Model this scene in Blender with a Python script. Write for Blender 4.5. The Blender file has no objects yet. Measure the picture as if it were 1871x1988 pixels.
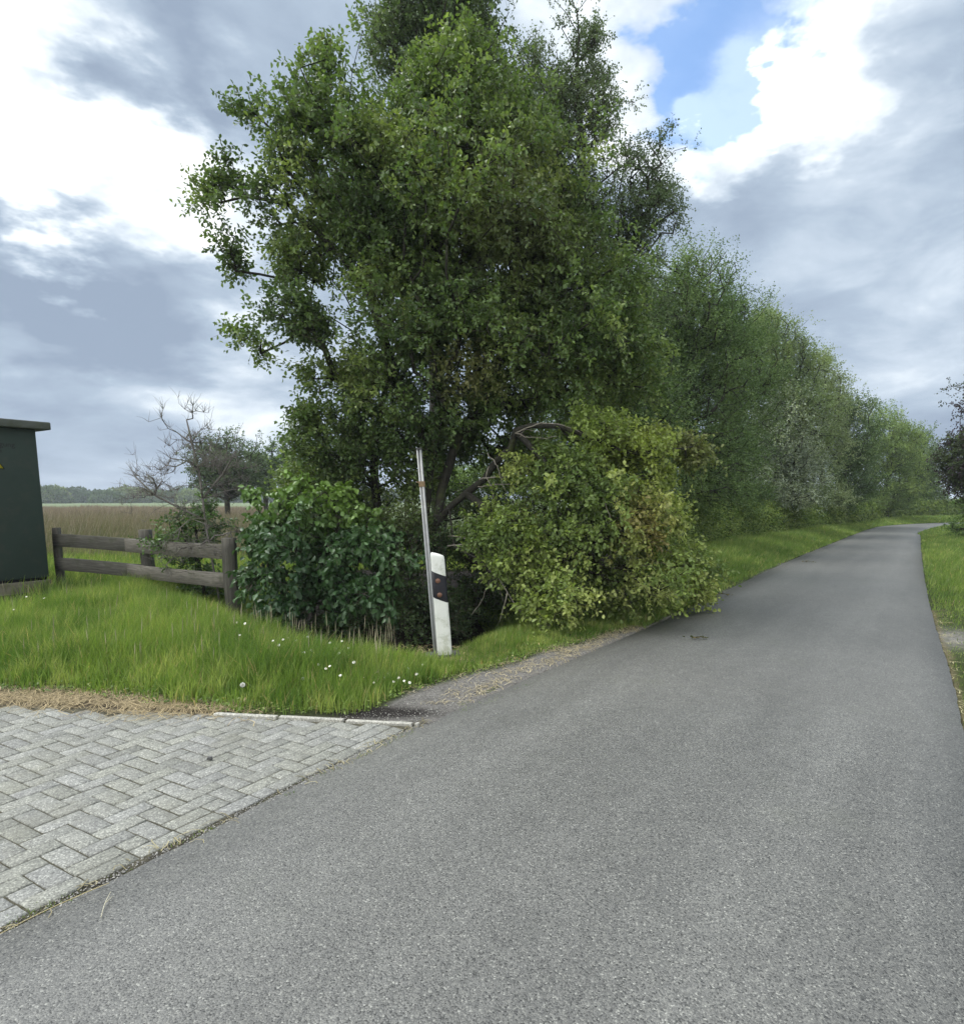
import bpy, math, random
import numpy as np
from mathutils import Vector, Matrix, noise as mnoise

R = math.radians
random.seed(7)
rng = np.random.default_rng(11)
C = bpy.context.scene
col = C.collection

# ------------------------------------------------------------------ camera
FPX, PX, PY, WID, HEI, EYE = 1200.0, 1050.0, 1112.0, 1871.0, 1988.0, 1.57
TP = 144.0 / 1200.0
PITCH = math.atan(TP)
cp, sp_ = math.cos(PITCH), math.sin(PITCH)
cam_d = bpy.data.cameras.new('camera')
cam = bpy.data.objects.new('camera', cam_d)
col.objects.link(cam)
cam.location = (0, 0, EYE)
cam.rotation_euler = (R(90) - PITCH, 0, 0)
cam_d.sensor_fit = 'HORIZONTAL'
cam_d.sensor_width = 36
cam_d.lens = 36 * FPX / WID
cam_d.shift_x = -(PX - WID / 2) / WID
cam_d.shift_y = (PY - HEI / 2) / WID
cam_d.clip_start = 0.05
cam_d.clip_end = 9000
C.camera = cam


def ray(u, v):
    x = (u - PX) / FPX
    y = (v - PY) / FPX
    return np.array([x, cp - sp_ * y, -(sp_ + cp * y)])


def P(u, v, Y):
    r = ray(u, v)
    return np.array([0, 0, EYE]) + r * (Y / r[1])


def G(u, v, z=0.0):
    r = ray(u, v)
    return np.array([0, 0, EYE]) + r * ((z - EYE) / r[2])


# ------------------------------------------------------------------ render settings
C.view_settings.view_transform = 'Standard'
C.view_settings.look = 'None'
C.view_settings.gamma = 1
C.view_settings.use_curve_mapping = False
C.view_settings.exposure = 0.80
cy = C.cycles
cy.max_bounces = 7
cy.diffuse_bounces = 4
cy.glossy_bounces = 2
cy.transmission_bounces = 6
cy.transparent_max_bounces = 4
cy.use_denoising = True
cy.caustics_reflective = False
cy.caustics_refractive = False

# ------------------------------------------------------------------ sun
SUN_DIR = Vector((-0.50, 0.18, 0.92)).normalized()
sun_el = math.asin(SUN_DIR.z)
sun_az = math.atan2(SUN_DIR.x, SUN_DIR.y)
sl = bpy.data.lights.new('sun', 'SUN')
sl.energy = 1.5
sl.angle = R(24)
sl.color = (1.0, 0.96, 0.90)
so = bpy.data.objects.new('sun', sl)
col.objects.link(so)
so.rotation_euler = SUN_DIR.to_track_quat('Z', 'Y').to_euler()


# ------------------------------------------------------------------ node helpers
class NT:
    def __init__(s, nt):
        s.nt = nt
        s.n = nt.nodes
        s.l = nt.links

    def new(s, t, **kw):
        nd = s.n.new(t)
        for k, v in kw.items():
            setattr(nd, k, v)
        return nd

    def put(s, sock, v):
        if v is None:
            return
        if hasattr(v, 'is_output') or isinstance(v, bpy.types.NodeSocket):
            s.l.new(v, sock)
        else:
            sock.default_value = v

    def math(s, op, a, b=None, c=None, clamp=False):
        nd = s.new('ShaderNodeMath', operation=op)
        nd.use_clamp = clamp
        s.put(nd.inputs[0], a)
        s.put(nd.inputs[1], b)
        s.put(nd.inputs[2], c)
        return nd.outputs[0]

    def vmath(s, op, a, b=None, out=0):
        nd = s.new('ShaderNodeVectorMath', operation=op)
        s.put(nd.inputs[0], a)
        if b is not None:
            if op == 'SCALE':
                s.put(nd.inputs['Scale'], b)
            else:
                s.put(nd.inputs[1], b)
        return nd.outputs[out]

    def noise(s, vec, scale, detail=4, rough=0.5, dist=0.0, out='Fac'):
        nd = s.new('ShaderNodeTexNoise')
        s.put(nd.inputs['Vector'], vec)
        nd.inputs['Scale'].default_value = scale
        nd.inputs['Detail'].default_value = detail
        nd.inputs['Roughness'].default_value = rough
        nd.inputs['Distortion'].default_value = dist
        return nd.outputs[out]

    def maprange(s, v, a, b, c=0.0, d=1.0, smooth=True):
        nd = s.new('ShaderNodeMapRange')
        nd.interpolation_type = 'SMOOTHSTEP' if smooth else 'LINEAR'
        s.put(nd.inputs['Value'], v)
        nd.inputs['From Min'].default_value = a
        nd.inputs['From Max'].default_value = b
        nd.inputs['To Min'].default_value = c
        nd.inputs['To Max'].default_value = d
        return nd.outputs['Result']

    def ramp(s, v, stops):
        nd = s.new('ShaderNodeValToRGB')
        cr = nd.color_ramp
        while len(cr.elements) < len(stops):
            cr.elements.new(0.5)
        for e, (p, c) in zip(cr.elements, stops):
            e.position = p
            e.color = (*c, 1)
        s.put(nd.inputs[0], v)
        return nd.outputs[0]

    def mix(s, f, a, b, blend='MIX'):
        nd = s.new('ShaderNodeMix')
        nd.data_type = 'RGBA'
        nd.blend_type = blend
        s.put(nd.inputs[0], f)
        for sock, v in ((nd.inputs[6], a), (nd.inputs[7], b)):
            if isinstance(v, tuple) and len(v) == 3:
                v = (*v, 1)
            s.put(sock, v)
        return nd.outputs[2]


# ------------------------------------------------------------------ world: sky with clouds
w = bpy.data.worlds.new('World')
C.world = w
w.use_nodes = True
wt = NT(w.node_tree)
for n in list(wt.n):
    wt.n.remove(n)
wout = wt.new('ShaderNodeOutputWorld')
bg = wt.new('ShaderNodeBackground')
bg.inputs['Strength'].default_value = 0.1
wt.l.new(bg.outputs[0], wout.inputs[0])
sky = wt.new('ShaderNodeTexSky', sky_type='NISHITA')
sky.sun_disc = False
sky.sun_elevation = sun_el
sky.sun_rotation = sun_az
sky.air_density = 1.0
sky.dust_density = 1.0
sky.ozone_density = 1.0
tc = wt.new('ShaderNodeTexCoord').outputs['Generated']
sep = wt.new('ShaderNodeSeparateXYZ')
wt.l.new(tc, sep.inputs[0])
zz = wt.math('ADD', wt.math('MAXIMUM', sep.outputs[2], 0.0), 0.27)
cmb = wt.new('ShaderNodeCombineXYZ')
wt.l.new(wt.math('DIVIDE', sep.outputs[0], zz), cmb.inputs[0])
wt.l.new(wt.math('DIVIDE', sep.outputs[1], zz), cmb.inputs[1])
plane = cmb.outputs[0]
big = wt.noise(plane, 1.5, 7, 0.52, 0.35)
dirs = wt.vmath('MULTIPLY', tc, (1.0, 1.0, 2.3))
fine = wt.noise(dirs, 6.5, 7, 0.56, 0.3)
wob = wt.vmath('SCALE', wt.vmath('SUBTRACT', wt.noise(dirs, 4.0, 6, 0.55, 0.0, 'Color'), (0.5, 0.5, 0.5)), 0.42)
dirw = wt.vmath('NORMALIZE', wt.vmath('ADD', tc, wob))


def blob(u, v, rad_in, rad_out, amp):
    r = ray(u, v)
    r = r / np.linalg.norm(r)
    d = wt.vmath('DOT_PRODUCT', dirw, tuple(float(x) for x in r), out=1)
    return wt.maprange(d, math.cos(R(rad_out)), math.cos(R(rad_in)), 0.0, amp)


BR = wt.math('ADD', wt.math('MULTIPLY', wt.math('SUBTRACT', big, 0.5), 1.0),
             wt.math('MULTIPLY', wt.math('SUBTRACT', fine, 0.5), 0.60))
BR = wt.math('ADD', BR, 0.355)
for b in [(10, 190, 1, 8, 0.28), (190, 300, 2, 8, 0.26), (330, 290, 2, 7, .14), (430, 290, 2, 8, 0.26), (-60, 40, 3, 11, 0.28), (60, 300, 1, 5, .12), (180, 110, 2, 8, -.14),
          (230, 60, 2, 10, -0.12), (560, 80, 2, 12, -0.06), (60, 430, 2, 9, -0.09), (260, 500, 3, 10, -0.11), (60, 600, 3, 10, -0.10), (420, 560, 3, 12, -0.07),
          (30, 690, 1, 5, 0.14), (480, 780, 2, 8, 0.22), (200, 740, 1, 5, 0.08),
          (1570, 120, 1, 7, 0.30), (1640, 240, 2, 8, .07), (1390, 290, 1, 5, 0.34), (1460, 200, 1, 4, 0.3), (1700, 60, 2, 9, 0.10), (1700, 560, 6, 20, -0.03),
          (1780, 300, 3, 12, 0.07), (1230, 100, 2, 9, 0.14), (1280, 210, 1, 6, .10), (1750, 790, 2, 8, .06)]:
    BR = wt.math('ADD', BR, blob(*b))
# thicker, greyer towards the horizon
BR = wt.math('ADD', BR, wt.maprange(sep.outputs[2], 0.02, 0.5, -0.04, 0.04))
cloud = wt.ramp(BR, [(0.14, (0.200, 0.250, 0.325)), (0.34, (0.275, 0.335, 0.412)), (0.48, (0.380, 0.440, 0.510)),
                     (0.62, (0.56, 0.61, 0.65)), (0.80, (0.90, 0.91, 0.90))])
# the cloud in front of the sun and overhead is far brighter than white paper
sd = wt.vmath('DOT_PRODUCT', tc, tuple(SUN_DIR), out=1)
glow = wt.math('ADD', 1.0, wt.maprange(sd, 0.80, 0.99, 0.0, 2.5))
over = wt.math('ADD', glow, wt.maprange(BR, 0.70, 1.0, 0.0, 0.9))
behind = wt.maprange(sep.outputs[1], 0.35, -0.5, 1.0, 2.0)
cloud = wt.mix(wt.maprange(sep.outputs[1], 0.30, -0.30, 0.0, 0.75), cloud, (0.55, 0.55, 0.53))
cl = wt.vmath('SCALE', cloud, wt.math('MULTIPLY', wt.math('MULTIPLY', over, behind), 10.0))
gap = wt.math('ADD', wt.math('ADD', blob(1450, 60, 2, 7.5, 1.0), blob(1400, 150, 1, 5, 0.7)),
              wt.math('ADD', blob(1500, -40, 2, 7.5, 1.0), blob(1660, 500, 1, 4, 0.0)))
gap = wt.math('MULTIPLY', gap, wt.maprange(fine, 0.66, 0.34, 0.45, 1.0), clamp=True)
blue = wt.vmath('SCALE', sky.outputs[0], 1.5)
blue = wt.mix(1.0, blue, (0.70, 0.86, 0.98), 'MULTIPLY')
skyc = wt.mix(wt.math('MULTIPLY', gap, 0.86), cl, blue)
wt.l.new(skyc, bg.inputs['Color'])


# ------------------------------------------------------------------ mesh helpers
def tag(o, label=None, cat=None, group=None, kind=None):
    if label:
        o['label'] = label
    if cat:
        o['category'] = cat
    if group:
        o['group'] = group
    if kind:
        o['kind'] = kind
    return o


def empty(name, loc, label, cat, group=None):
    o = bpy.data.objects.new(name, None)
    o.empty_display_size = 0.2
    col.objects.link(o)
    o.location = [float(x) for x in loc]
    return tag(o, label, cat, group)


def link_mesh(name, me, mat, parent=None):
    if mat is not None:
        me.materials.append(mat)
    o = bpy.data.objects.new(name, me)
    col.objects.link(o)
    if parent is not None:
        o.parent = parent
        o.matrix_parent_inverse = Matrix.Translation(parent.location).inverted()
    return o


def build(name, V, F, mat, parent=None, cols=None, smooth=False):
    """V (n,3); F list of int arrays, each (m,k): k-gons."""
    me = bpy.data.meshes.new(name)
    V = np.asarray(V, dtype=np.float32)
    me.vertices.add(len(V))
    me.vertices.foreach_set('co', V.ravel())
    F = [np.asarray(f, dtype=np.int32) for f in F if len(f)]
    loops = np.concatenate([f.ravel() for f in F])
    tot = np.concatenate([np.full(len(f), f.shape[1], dtype=np.int32) for f in F])
    start = np.concatenate([[0], np.cumsum(tot)[:-1]]).astype(np.int32)
    me.loops.add(len(loops))
    me.loops.foreach_set('vertex_index', loops)
    me.polygons.add(len(tot))
    me.polygons.foreach_set('loop_start', start)
    me.polygons.foreach_set('loop_total', tot)
    if smooth:
        me.polygons.foreach_set('use_smooth', np.ones(len(tot), dtype=bool))
    me.update(calc_edges=True)
    if cols is not None:
        a = me.attributes.new('col', 'FLOAT_COLOR', 'POINT')
        c4 = np.ones((len(V), 4), dtype=np.float32)
        c4[:, :3] = cols
        a.data.foreach_set('color', c4.ravel())
    return link_mesh(name, me, mat, parent)


class Soup:
    def __init__(s):
        s.V, s.Q, s.T, s.C, s.n = [], [], [], [], 0

    def add(s, V, Q=None, T=None, C=None):
        V = np.asarray(V, dtype=np.float32)
        s.V.append(V)
        if Q is not None and len(Q):
            s.Q.append(np.asarray(Q, dtype=np.int64) + s.n)
        if T is not None and len(T):
            s.T.append(np.asarray(T, dtype=np.int64) + s.n)
        if C is not None:
            C = np.asarray(C, dtype=np.float32)
            if C.ndim == 1:
                C = np.tile(C, (len(V), 1))
            s.C.append(C)
        s.n += len(V)

    def make(s, name, mat, parent=None, smooth=False):
        F = []
        if s.Q:
            F.append(np.concatenate(s.Q))
        if s.T:
            F.append(np.concatenate(s.T))
        return build(name, np.concatenate(s.V), F, mat, parent, np.concatenate(s.C) if s.C else None, smooth)


def unit(a):
    return a / np.maximum(np.linalg.norm(a, axis=-1, keepdims=True), 1e-9)


def rdir(n):
    return unit(rng.normal(size=(n, 3)))


def tube(S, pts, rad, sides=6, color=None, cap=True):
    pts = np.asarray(pts, float)
    n = len(pts)
    rad = np.broadcast_to(np.asarray(rad, float), (n,))
    t = unit(np.gradient(pts, axis=0))
    ref = np.array([0.3, 0.2, 1.0]) if abs(t[0][2]) < 0.8 else np.array([1.0, 0.2, 0.0])
    a = unit(np.cross(t, ref))
    b = np.cross(t, a)
    th = np.arange(sides) / sides * 2 * math.pi
    ring = pts[:, None, :] + rad[:, None, None] * (np.cos(th)[None, :, None] * a[:, None, :] + np.sin(th)[None, :, None] * b[:, None, :])
    V = ring.reshape(-1, 3)
    i = np.arange(n - 1)[:, None] * sides
    j = np.arange(sides)[None, :]
    k = (j + 1) % sides
    Q = np.stack([i + j, i + k, i + sides + k, i + sides + j], -1).reshape(-1, 4)
    T = []
    if cap:
        V = np.concatenate([V, pts[-1:] + t[-1:] * rad[-1] * 0.3, pts[:1]])
        T = [[(n - 1) * sides + q, (n - 1) * sides + (q + 1) % sides, n * sides] for q in range(sides)]
        T += [[(q + 1) % sides, q, n * sides + 1] for q in range(sides)]
    S.add(V, Q, T, color)


def box_mesh(S, cx, ax, ay, az, hx, hy, hz, color=None, bev=0.0):
    """box at centre cx, half sizes along unit axes, with chamfered edges"""
    c = np.asarray(cx, float)
    ax, ay, az = [np.asarray(q, float) for q in (ax, ay, az)]
    if bev <= 0:
        V = [c + ax * sx * hx + ay * sy * hy + az * sz * hz for sz in (-1, 1) for sy in (-1, 1) for sx in (-1, 1)]
        Q = [[0, 2, 3, 1], [4, 5, 7, 6], [0, 1, 5, 4], [2, 6, 7, 3], [0, 4, 6, 2], [1, 3, 7, 5]]
        S.add(V, Q, None, color)
        return
    import bmesh
    bm = bmesh.new()
    bmesh.ops.create_cube(bm, size=2)
    for v in bm.verts:
        v.co = Vector((v.co.x * hx, v.co.y * hy, v.co.z * hz))
    bmesh.ops.bevel(bm, geom=bm.edges[:] + bm.verts[:], offset=bev, segments=2, affect='EDGES', profile=0.6)
    bm.verts.index_update()
    V = np.array([tuple(v.co) for v in bm.verts])
    V = c + V[:, :1] * ax + V[:, 1:2] * ay + V[:, 2:3] * az
    Q = [[v.index for v in f.verts] for f in bm.faces if len(f.verts) == 4]
    T = [[v.index for v in f.verts] for f in bm.faces if len(f.verts) == 3]
    bm.free()
    S.add(V, Q, T, color)


# ------------------------------------------------------------------ materials
def mat_base(name):
    m = bpy.data.materials.new(name)
    m.use_nodes = True
    t = NT(m.node_tree)
    for n in list(t.n):
        t.n.remove(n)
    out = t.new('ShaderNodeOutputMaterial')
    return m, t, out


def principled(t, out, base, rough=0.6, spec=0.3, metal=0.0, bump=None, bstr=0.3, bdist=0.01):
    p = t.new('ShaderNodeBsdfPrincipled')
    if isinstance(base, tuple):
        base = (*base, 1)
    t.put(p.inputs['Base Color'], base)
    t.put(p.inputs['Roughness'], rough)
    t.put(p.inputs['Specular IOR Level'], spec)
    t.put(p.inputs['Metallic'], metal)
    if bump is not None:
        b = t.new('ShaderNodeBump')
        b.inputs['Strength'].default_value = bstr
        b.inputs['Distance'].default_value = bdist
        t.l.new(bump, b.inputs['Height'])
        t.l.new(b.outputs[0], p.inputs['Normal'])
    if out is not None:
        t.l.new(p.outputs[0], out.inputs[0])
    return p


def leaf_mat(name, trans=0.3, rough=0.5, spec=0.35, under=None, tgain=1.25, gain=1.35):
    m, t, out = mat_base(name)
    a = t.new('ShaderNodeAttribute', attribute_name='col').outputs['Color']
    geo = t.new('ShaderNodeNewGeometry')
    rnd = t.maprange(geo.outputs['Random Per Island'], 0, 1, 0.78, 1.22, False)
    c = t.vmath('SCALE', t.vmath('SCALE', a, gain), rnd)
    if under is not None:
        c = t.mix(t.math('MULTIPLY', geo.outputs['Backfacing'], under[1]), c, under[0])
    p = principled(t, None, c, rough, spec)
    tr = t.new('ShaderNodeBsdfTranslucent')
    cc = t.mix(1.0, c, (tgain * 1.1, tgain * 1.15, tgain * 0.6), 'MULTIPLY')
    t.l.new(cc, tr.inputs[0])
    mx = t.new('ShaderNodeMixShader')
    mx.inputs[0].default_value = trans
    t.l.new(p.outputs[0], mx.inputs[1])
    t.l.new(tr.outputs[0], mx.inputs[2])
    t.l.new(mx.outputs[0], out.inputs[0])
    return m


M_leaf = leaf_mat('leaf', 0.33, 0.48, 0.4)
M_leaf_far = leaf_mat('leaf_distant', 0.30, 0.6, 0.25)
M_silver = leaf_mat('leaf_silver', 0.2, 0.5, 0.4, ((0.26, 0.31, 0.25), 0.7))
M_glossleaf = leaf_mat('leaf_glossy', 0.16, 0.42, 0.36)
M_grass = leaf_mat('grass_blade', 0.36, 0.5, 0.3, gain=1.42)
M_dry = leaf_mat('straw', 0.15, 0.7, 0.2, gain=1.0)


def bark_mat(name, c1, c2, scale=30):
    m, t, out = mat_base(name)
    co = t.new('ShaderNodeTexCoord').outputs['Object']
    mp = t.new('ShaderNodeMapping')
    mp.inputs['Scale'].default_value = (1, 1, 0.25)
    t.l.new(co, mp.inputs[0])
    n = t.noise(mp.outputs[0], scale, 6, 0.65, 0.4)
    moss = t.noise(co, 3.5, 4, 0.6)
    c = t.ramp(n, [(0.3, c1), (0.7, c2)])
    c = t.mix(t.maprange(moss, 0.52, 0.68, 0, 0.55), c, (0.09, 0.11, 0.035))
    principled(t, out, c, 0.85, 0.15, 0, n, 0.7, 0.012)
    return m


M_bark = bark_mat('bark', (0.016, 0.015, 0.012), (0.055, 0.052, 0.042))
M_bark_light = bark_mat('bark_light', (0.13, 0.115, 0.095), (0.33, 0.30, 0.25))
M_twig_dead = bark_mat('dead_twig', (0.09, 0.08, 0.072), (0.24, 0.225, 0.205), 60)


# ------------------------------------------------------------------ foliage helpers
def leaves(S, Pn, A, N, L, W, Cc, lod=1):
    n = len(Pn)
    A = unit(A)
    s = unit(np.cross(A, N))
    N = np.cross(s, A)
    L = np.broadcast_to(L, (n,))[:, None]
    W = np.broadcast_to(W, (n,))[:, None]
    if lod >= 2:
        wa, wb = (.36, .47) if lod == 2 else (.50, .36)
        f = 0.16 * W
        v = [Pn, Pn + A * L * .30 + s * W * wa + N * f, Pn + A * L * .68 + s * W * wb + N * f * .8, Pn + A * L - N * L * .10,
             Pn + A * L * .68 - s * W * wb + N * f * .8, Pn + A * L * .30 - s * W * wa + N * f]
        V = np.stack(v, 1).reshape(-1, 3)
        b = np.arange(n)[:, None] * 6
        Q = np.concatenate([b + np.array([0, 3, 2, 1]), b + np.array([0, 5, 4, 3])])
        S.add(V, Q, None, np.repeat(Cc, 6, 0))
    else:
        v = [Pn, Pn + A * L * .45 + s * W * .5 + N * W * .1, Pn + A * L, Pn + A * L * .45 - s * W * .5 + N * W * .1]
        V = np.stack(v, 1).reshape(-1, 3)
        b = np.arange(n)[:, None] * 4
        S.add(V, b + np.array([0, 3, 2, 1]), None, np.repeat(Cc, 4, 0))


def sprigs(S, O, D, ln, k, L, W, Cc, lod=1, droop=0.0, stem=None, flat=0.6, var=0.15):
    """k leaves set alternately along each short twig from O in direction D"""
    m = len(O)
    D = unit(D)
    ln = np.broadcast_to(ln, (m,))
    bend = rdir(m) * 0.25 + np.array([0, 0, -droop])
    tt = (np.arange(k) + 0.6) / k
    tt = np.clip(tt[None, :] + rng.normal(0, 0.06, (m, k)), 0.05, 1.05)
    pos = O[:, None] + (D[:, None] * tt[..., None] + bend[:, None] * (tt ** 2)[..., None] * 0.6) * ln[:, None, None]
    tang = unit(D[:, None] + bend[:, None] * 1.2 * tt[..., None])
    ph = rng.uniform(0, 6.28, (m, 1)) + np.arange(k)[None, :] * 2.4
    up = np.array([0.13, 0.09, 1.0])
    a = unit(np.cross(tang, up))
    b = np.cross(tang, a)
    side = np.cos(ph)[..., None] * a + np.sin(ph)[..., None] * b
    A = tang * 0.55 + side * 0.85 + rng.normal(0, 0.22, (m, k, 3))
    A[..., 2] -= droop
    Nn = np.array([0, 0, 1.0]) * flat + rng.normal(0, 0.45, (m, k, 3)) + side * 0.15
    sc = rng.uniform(0.65, 1.2, (m * k))
    c = np.repeat(Cc, k, 0) * rng.uniform(1 - var, 1 + var, (m * k, 1))
    leaves(S, pos.reshape(-1, 3), A.reshape(-1, 3), Nn.reshape(-1, 3), L * sc, W * sc, c, lod)
    if stem is not None:
        q0, q1 = O, O + (D + bend * 0.6) * ln[:, None]
        s = unit(np.cross(q1 - q0, np.array([0.3, -1, 0.2])))
        wd = stem[1]
        V = np.stack([q0 - s * wd, q0 + s * wd, q1 + s * wd * .4, q1 - s * wd * .4], 1).reshape(-1, 3)
        bq = np.arange(m)[:, None] * 4
        S.add(V, bq + np.arange(4), None, np.tile(np.array(stem[0]), (m * 4, 1)))


def grow(trunks, anchors, bf=0.30, step=0.28, rtip=0.006, power=2.25, lift=0.25, jit=0.03, rmax=None):
    """branch skeleton: every anchor is joined to the nearest wood (distance + bf * path length)"""
    pos, par, pl = [], [], []
    paths = []
    for tr in trunks:
        ids = []
        base_par = -1
        if isinstance(tr, tuple):
            base_par, tr = tr
            if base_par == 'near':
                base_par = int(np.argmin(np.linalg.norm(np.array(pos) - np.array(tr[0]), axis=1)))
                ids.append(base_par)
                tr = tr[1:]
        for p in tr:
            pr = ids[-1] if ids else -1
            pos.append(np.array(p, float))
            par.append(pr)
            pl.append(0 if pr < 0 else pl[pr] + np.linalg.norm(pos[-1] - pos[pr]))
            ids.append(len(pos) - 1)
        paths.append(ids)
    ntrunk = len(pos)
    cap = ntrunk + int(len(anchors) * 14) + 50
    arr = np.zeros((cap, 3))
    parr = np.zeros(cap)
    arr[:ntrunk] = pos
    parr[:ntrunk] = pl
    n = ntrunk
    par = list(par)
    order = np.argsort(np.linalg.norm(anchors - arr[ntrunk // 2], axis=1))
    for ai in order:
        a = anchors[ai]
        d = np.linalg.norm(arr[:n] - a, axis=1)
        cost = d + bf * parr[:n] + np.where(arr[:n, 2] > a[2] + 0.3, 0.5 * (arr[:n, 2] - a[2]), 0)
        j = int(np.argmin(cost))
        dist = d[j]
        k = max(1, min(12, int(dist / step)))
        p0 = arr[j].copy()
        td = unit((p0 - arr[par[j]])[None])[0] if par[j] >= 0 else np.array([0, 0, 1.0])
        m0 = td * dist * 0.5 + np.array([0, 0, lift * dist])
        m1 = (a - p0) * 0.8
        ids = [j]
        last = j
        for q in range(1, k + 1):
            t = q / k
            h00, h10 = 2 * t ** 3 - 3 * t ** 2 + 1, t ** 3 - 2 * t ** 2 + t
            h01, h11 = -2 * t ** 3 + 3 * t ** 2, t ** 3 - t ** 2
            x = h00 * p0 + h10 * m0 + h01 * a + h11 * m1
            if q < k:
                x = x + rng.normal(0, jit, 3)
            arr[n] = x
            parr[n] = parr[last] + np.linalg.norm(x - arr[last])
            par.append(last)
            last = n
            ids.append(n)
            n += 1
            if n >= cap - 14:
                break
        paths.append(ids)
        if n >= cap - 14:
            break
    cnt = np.zeros(n)
    tips = [p[-1] for p in paths]
    for tpi in tips:
        cnt[tpi] += 1
    for i in range(n - 1, -1, -1):
        if par[i] >= 0:
            cnt[par[i]] += cnt[i]
    rad = rtip * np.maximum(cnt, 1) ** (1 / power)
    if rmax:
        rad = np.minimum(rad, rmax)
    return arr[:n], rad, paths, cnt


def wood(S, arr, rad, paths, sides_big=8, color=None, flare=True):
    for ids in paths:
        if len(ids) < 2:
            continue
        r = rad[ids].copy()
        r[0] = min(r[0], r[1] * 1.35)
        pts = arr[ids]
        # two points per span, so limbs bend smoothly
        big = r[0] > 0.03
        tube(S, pts, r, sides_big if big else (5 if r[0] > 0.012 else 3), color, cap=True)


def lobe_points(lobes, n_for, shell=0.30, rough=0.28):
    """random points in a set of lobes (centre, radii); returns points, lobe ids"""
    O, I = [], []
    for i, (c, r) in enumerate(lobes):
        n = n_for[i]
        nc = n if n < 12 else max(4, int(n / 6.5))
        d = rdir(nc)
        nz = np.array([mnoise.noise(Vector(d[q] * 1.9) + Vector((i * 7.1, 3.3, 1.7))) for q in range(nc)])
        rr = rng.uniform(0, 1, nc) ** shell * (1 + rough * nz * 1.6)
        cc = np.array(c) + d * np.array(r) * rr[:, None]
        pick = rng.integers(0, nc, n) if nc < n else np.arange(n)
        sz = 0.23 * (np.prod(r) ** (1 / 3)) * rng.uniform(.6, 1.4, nc)[pick][:, None]
        sz = np.minimum(sz, .38 * max(1, np.linalg.norm(c) / 14))
        O.append(cc[pick] + (rng.normal(0, 1, (n, 3)) * sz * np.array([1, 1, .8]) if nc < n else 0))
        I.append(np.full(n, i))
    return np.concatenate(O), np.concatenate(I)


def lob(u, v, Y, ru, rv, ry):
    return (P(u, v, Y), (ru / FPX * Y, ry, rv / FPX * Y))


GREEN = np.array([0.048, 0.088, 0.022])


def foliage_thing(name, label, cat, base, trunks, lobes, leafL, leafW, mat, palette, cov=5.0, group=None, per=9, nsp=5,
                  lod=1, sl=0.3, droop=0.15, bark=None, bf=0.3, rtip=0.006, tints=None, stem=True, shell=0.33, rmax=None,
                  flat=0.6, lift=0.25, crown_name='crown', wood_name='trunk', up=0.35, minz=0.03, rough=0.28, var=0.18):
    """one tree or shrub: Empty > wood mesh + crown mesh.  lobes: (u, v, Y, ru, rv, ry[, density])"""
    root = empty(name, base, label, cat, group)
    L3, nf = [], []
    for lb in lobes:
        c, r = lob(*lb[:6])
        r = tuple(max(q * .5, q - sl * .55) for q in r)
        dens = lb[6] if len(lb) > 6 else 1.0
        L3.append((c, r))
        Y = lb[2]
        area = math.pi * lb[3] * lb[4]
        leaf_px = leafL * leafW * 0.6 * (FPX / Y) ** 2
        nf.append(max(3, int(cov * dens * area / leaf_px / (per * nsp))))
    A, I = lobe_points(L3, nf, shell, rough)
    A[:, 2] = np.maximum(A[:, 2], minz + 0.05)
    na = len(A)
    arr, rad, paths, cnt = grow(trunks, A, bf, rtip=rtip, lift=lift, rmax=rmax)
    SW = Soup()
    wood(SW, arr, rad, paths)
    SW.make(wood_name, bark or M_bark, root, smooth=True)
    cen = np.array([l[0] for l in L3])[I]
    out = unit(A - cen)
    O = np.repeat(A, nsp, 0)
    D = np.repeat(out, nsp, 0) * 0.7 + rdir(na * nsp) * 0.9
    D[:, 2] += up
    O = O + rng.normal(0, sl * 0.22, O.shape)
    O[:, 2] = np.maximum(O[:, 2], minz)
    pal = np.array(palette)
    # colour drifts gently from clump to clump: some shoots are younger and yellower
    nz = np.array([mnoise.noise(Vector(p * 1.1)) for p in A]) * 0.9 + rng.normal(0, 0.25, na)
    f = np.clip(0.5 + nz, 0, 0.999) * (len(pal) - 1)
    i0 = f.astype(int)
    cc = pal[i0] * (1 - (f - i0))[:, None] + pal[np.minimum(i0 + 1, len(pal) - 1)] * (f - i0)[:, None]
    if tints is not None:
        for (tu, tv, tY, tr, tcol, amt) in tints:
            tcn = P(tu, tv, tY)
            dd = np.linalg.norm(A - tcn, axis=1)
            wgt = np.minimum(np.clip(1 - dd / tr, 0, 1) ** 0.7 * amt, 1)[:, None]
            cc = cc * (1 - wgt) + np.array(tcol) * wgt
    CcS = np.repeat(cc, nsp, 0)
    S = Soup()
    sprigs(S, O, D, sl * rng.uniform(0.6, 1.2, len(O)), per, leafL, leafW, CcS, lod, droop,
           stem=(((0.07, 0.06, 0.04)), 0.0022) if stem else None, flat=flat, var=var)
    V = np.concatenate(S.V)
    for arrv in S.V:
        arrv[:, 2] = np.maximum(arrv[:, 2], minz * 0.5 + 0.004)
    S.make(crown_name, mat, root)
    return root


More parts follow.
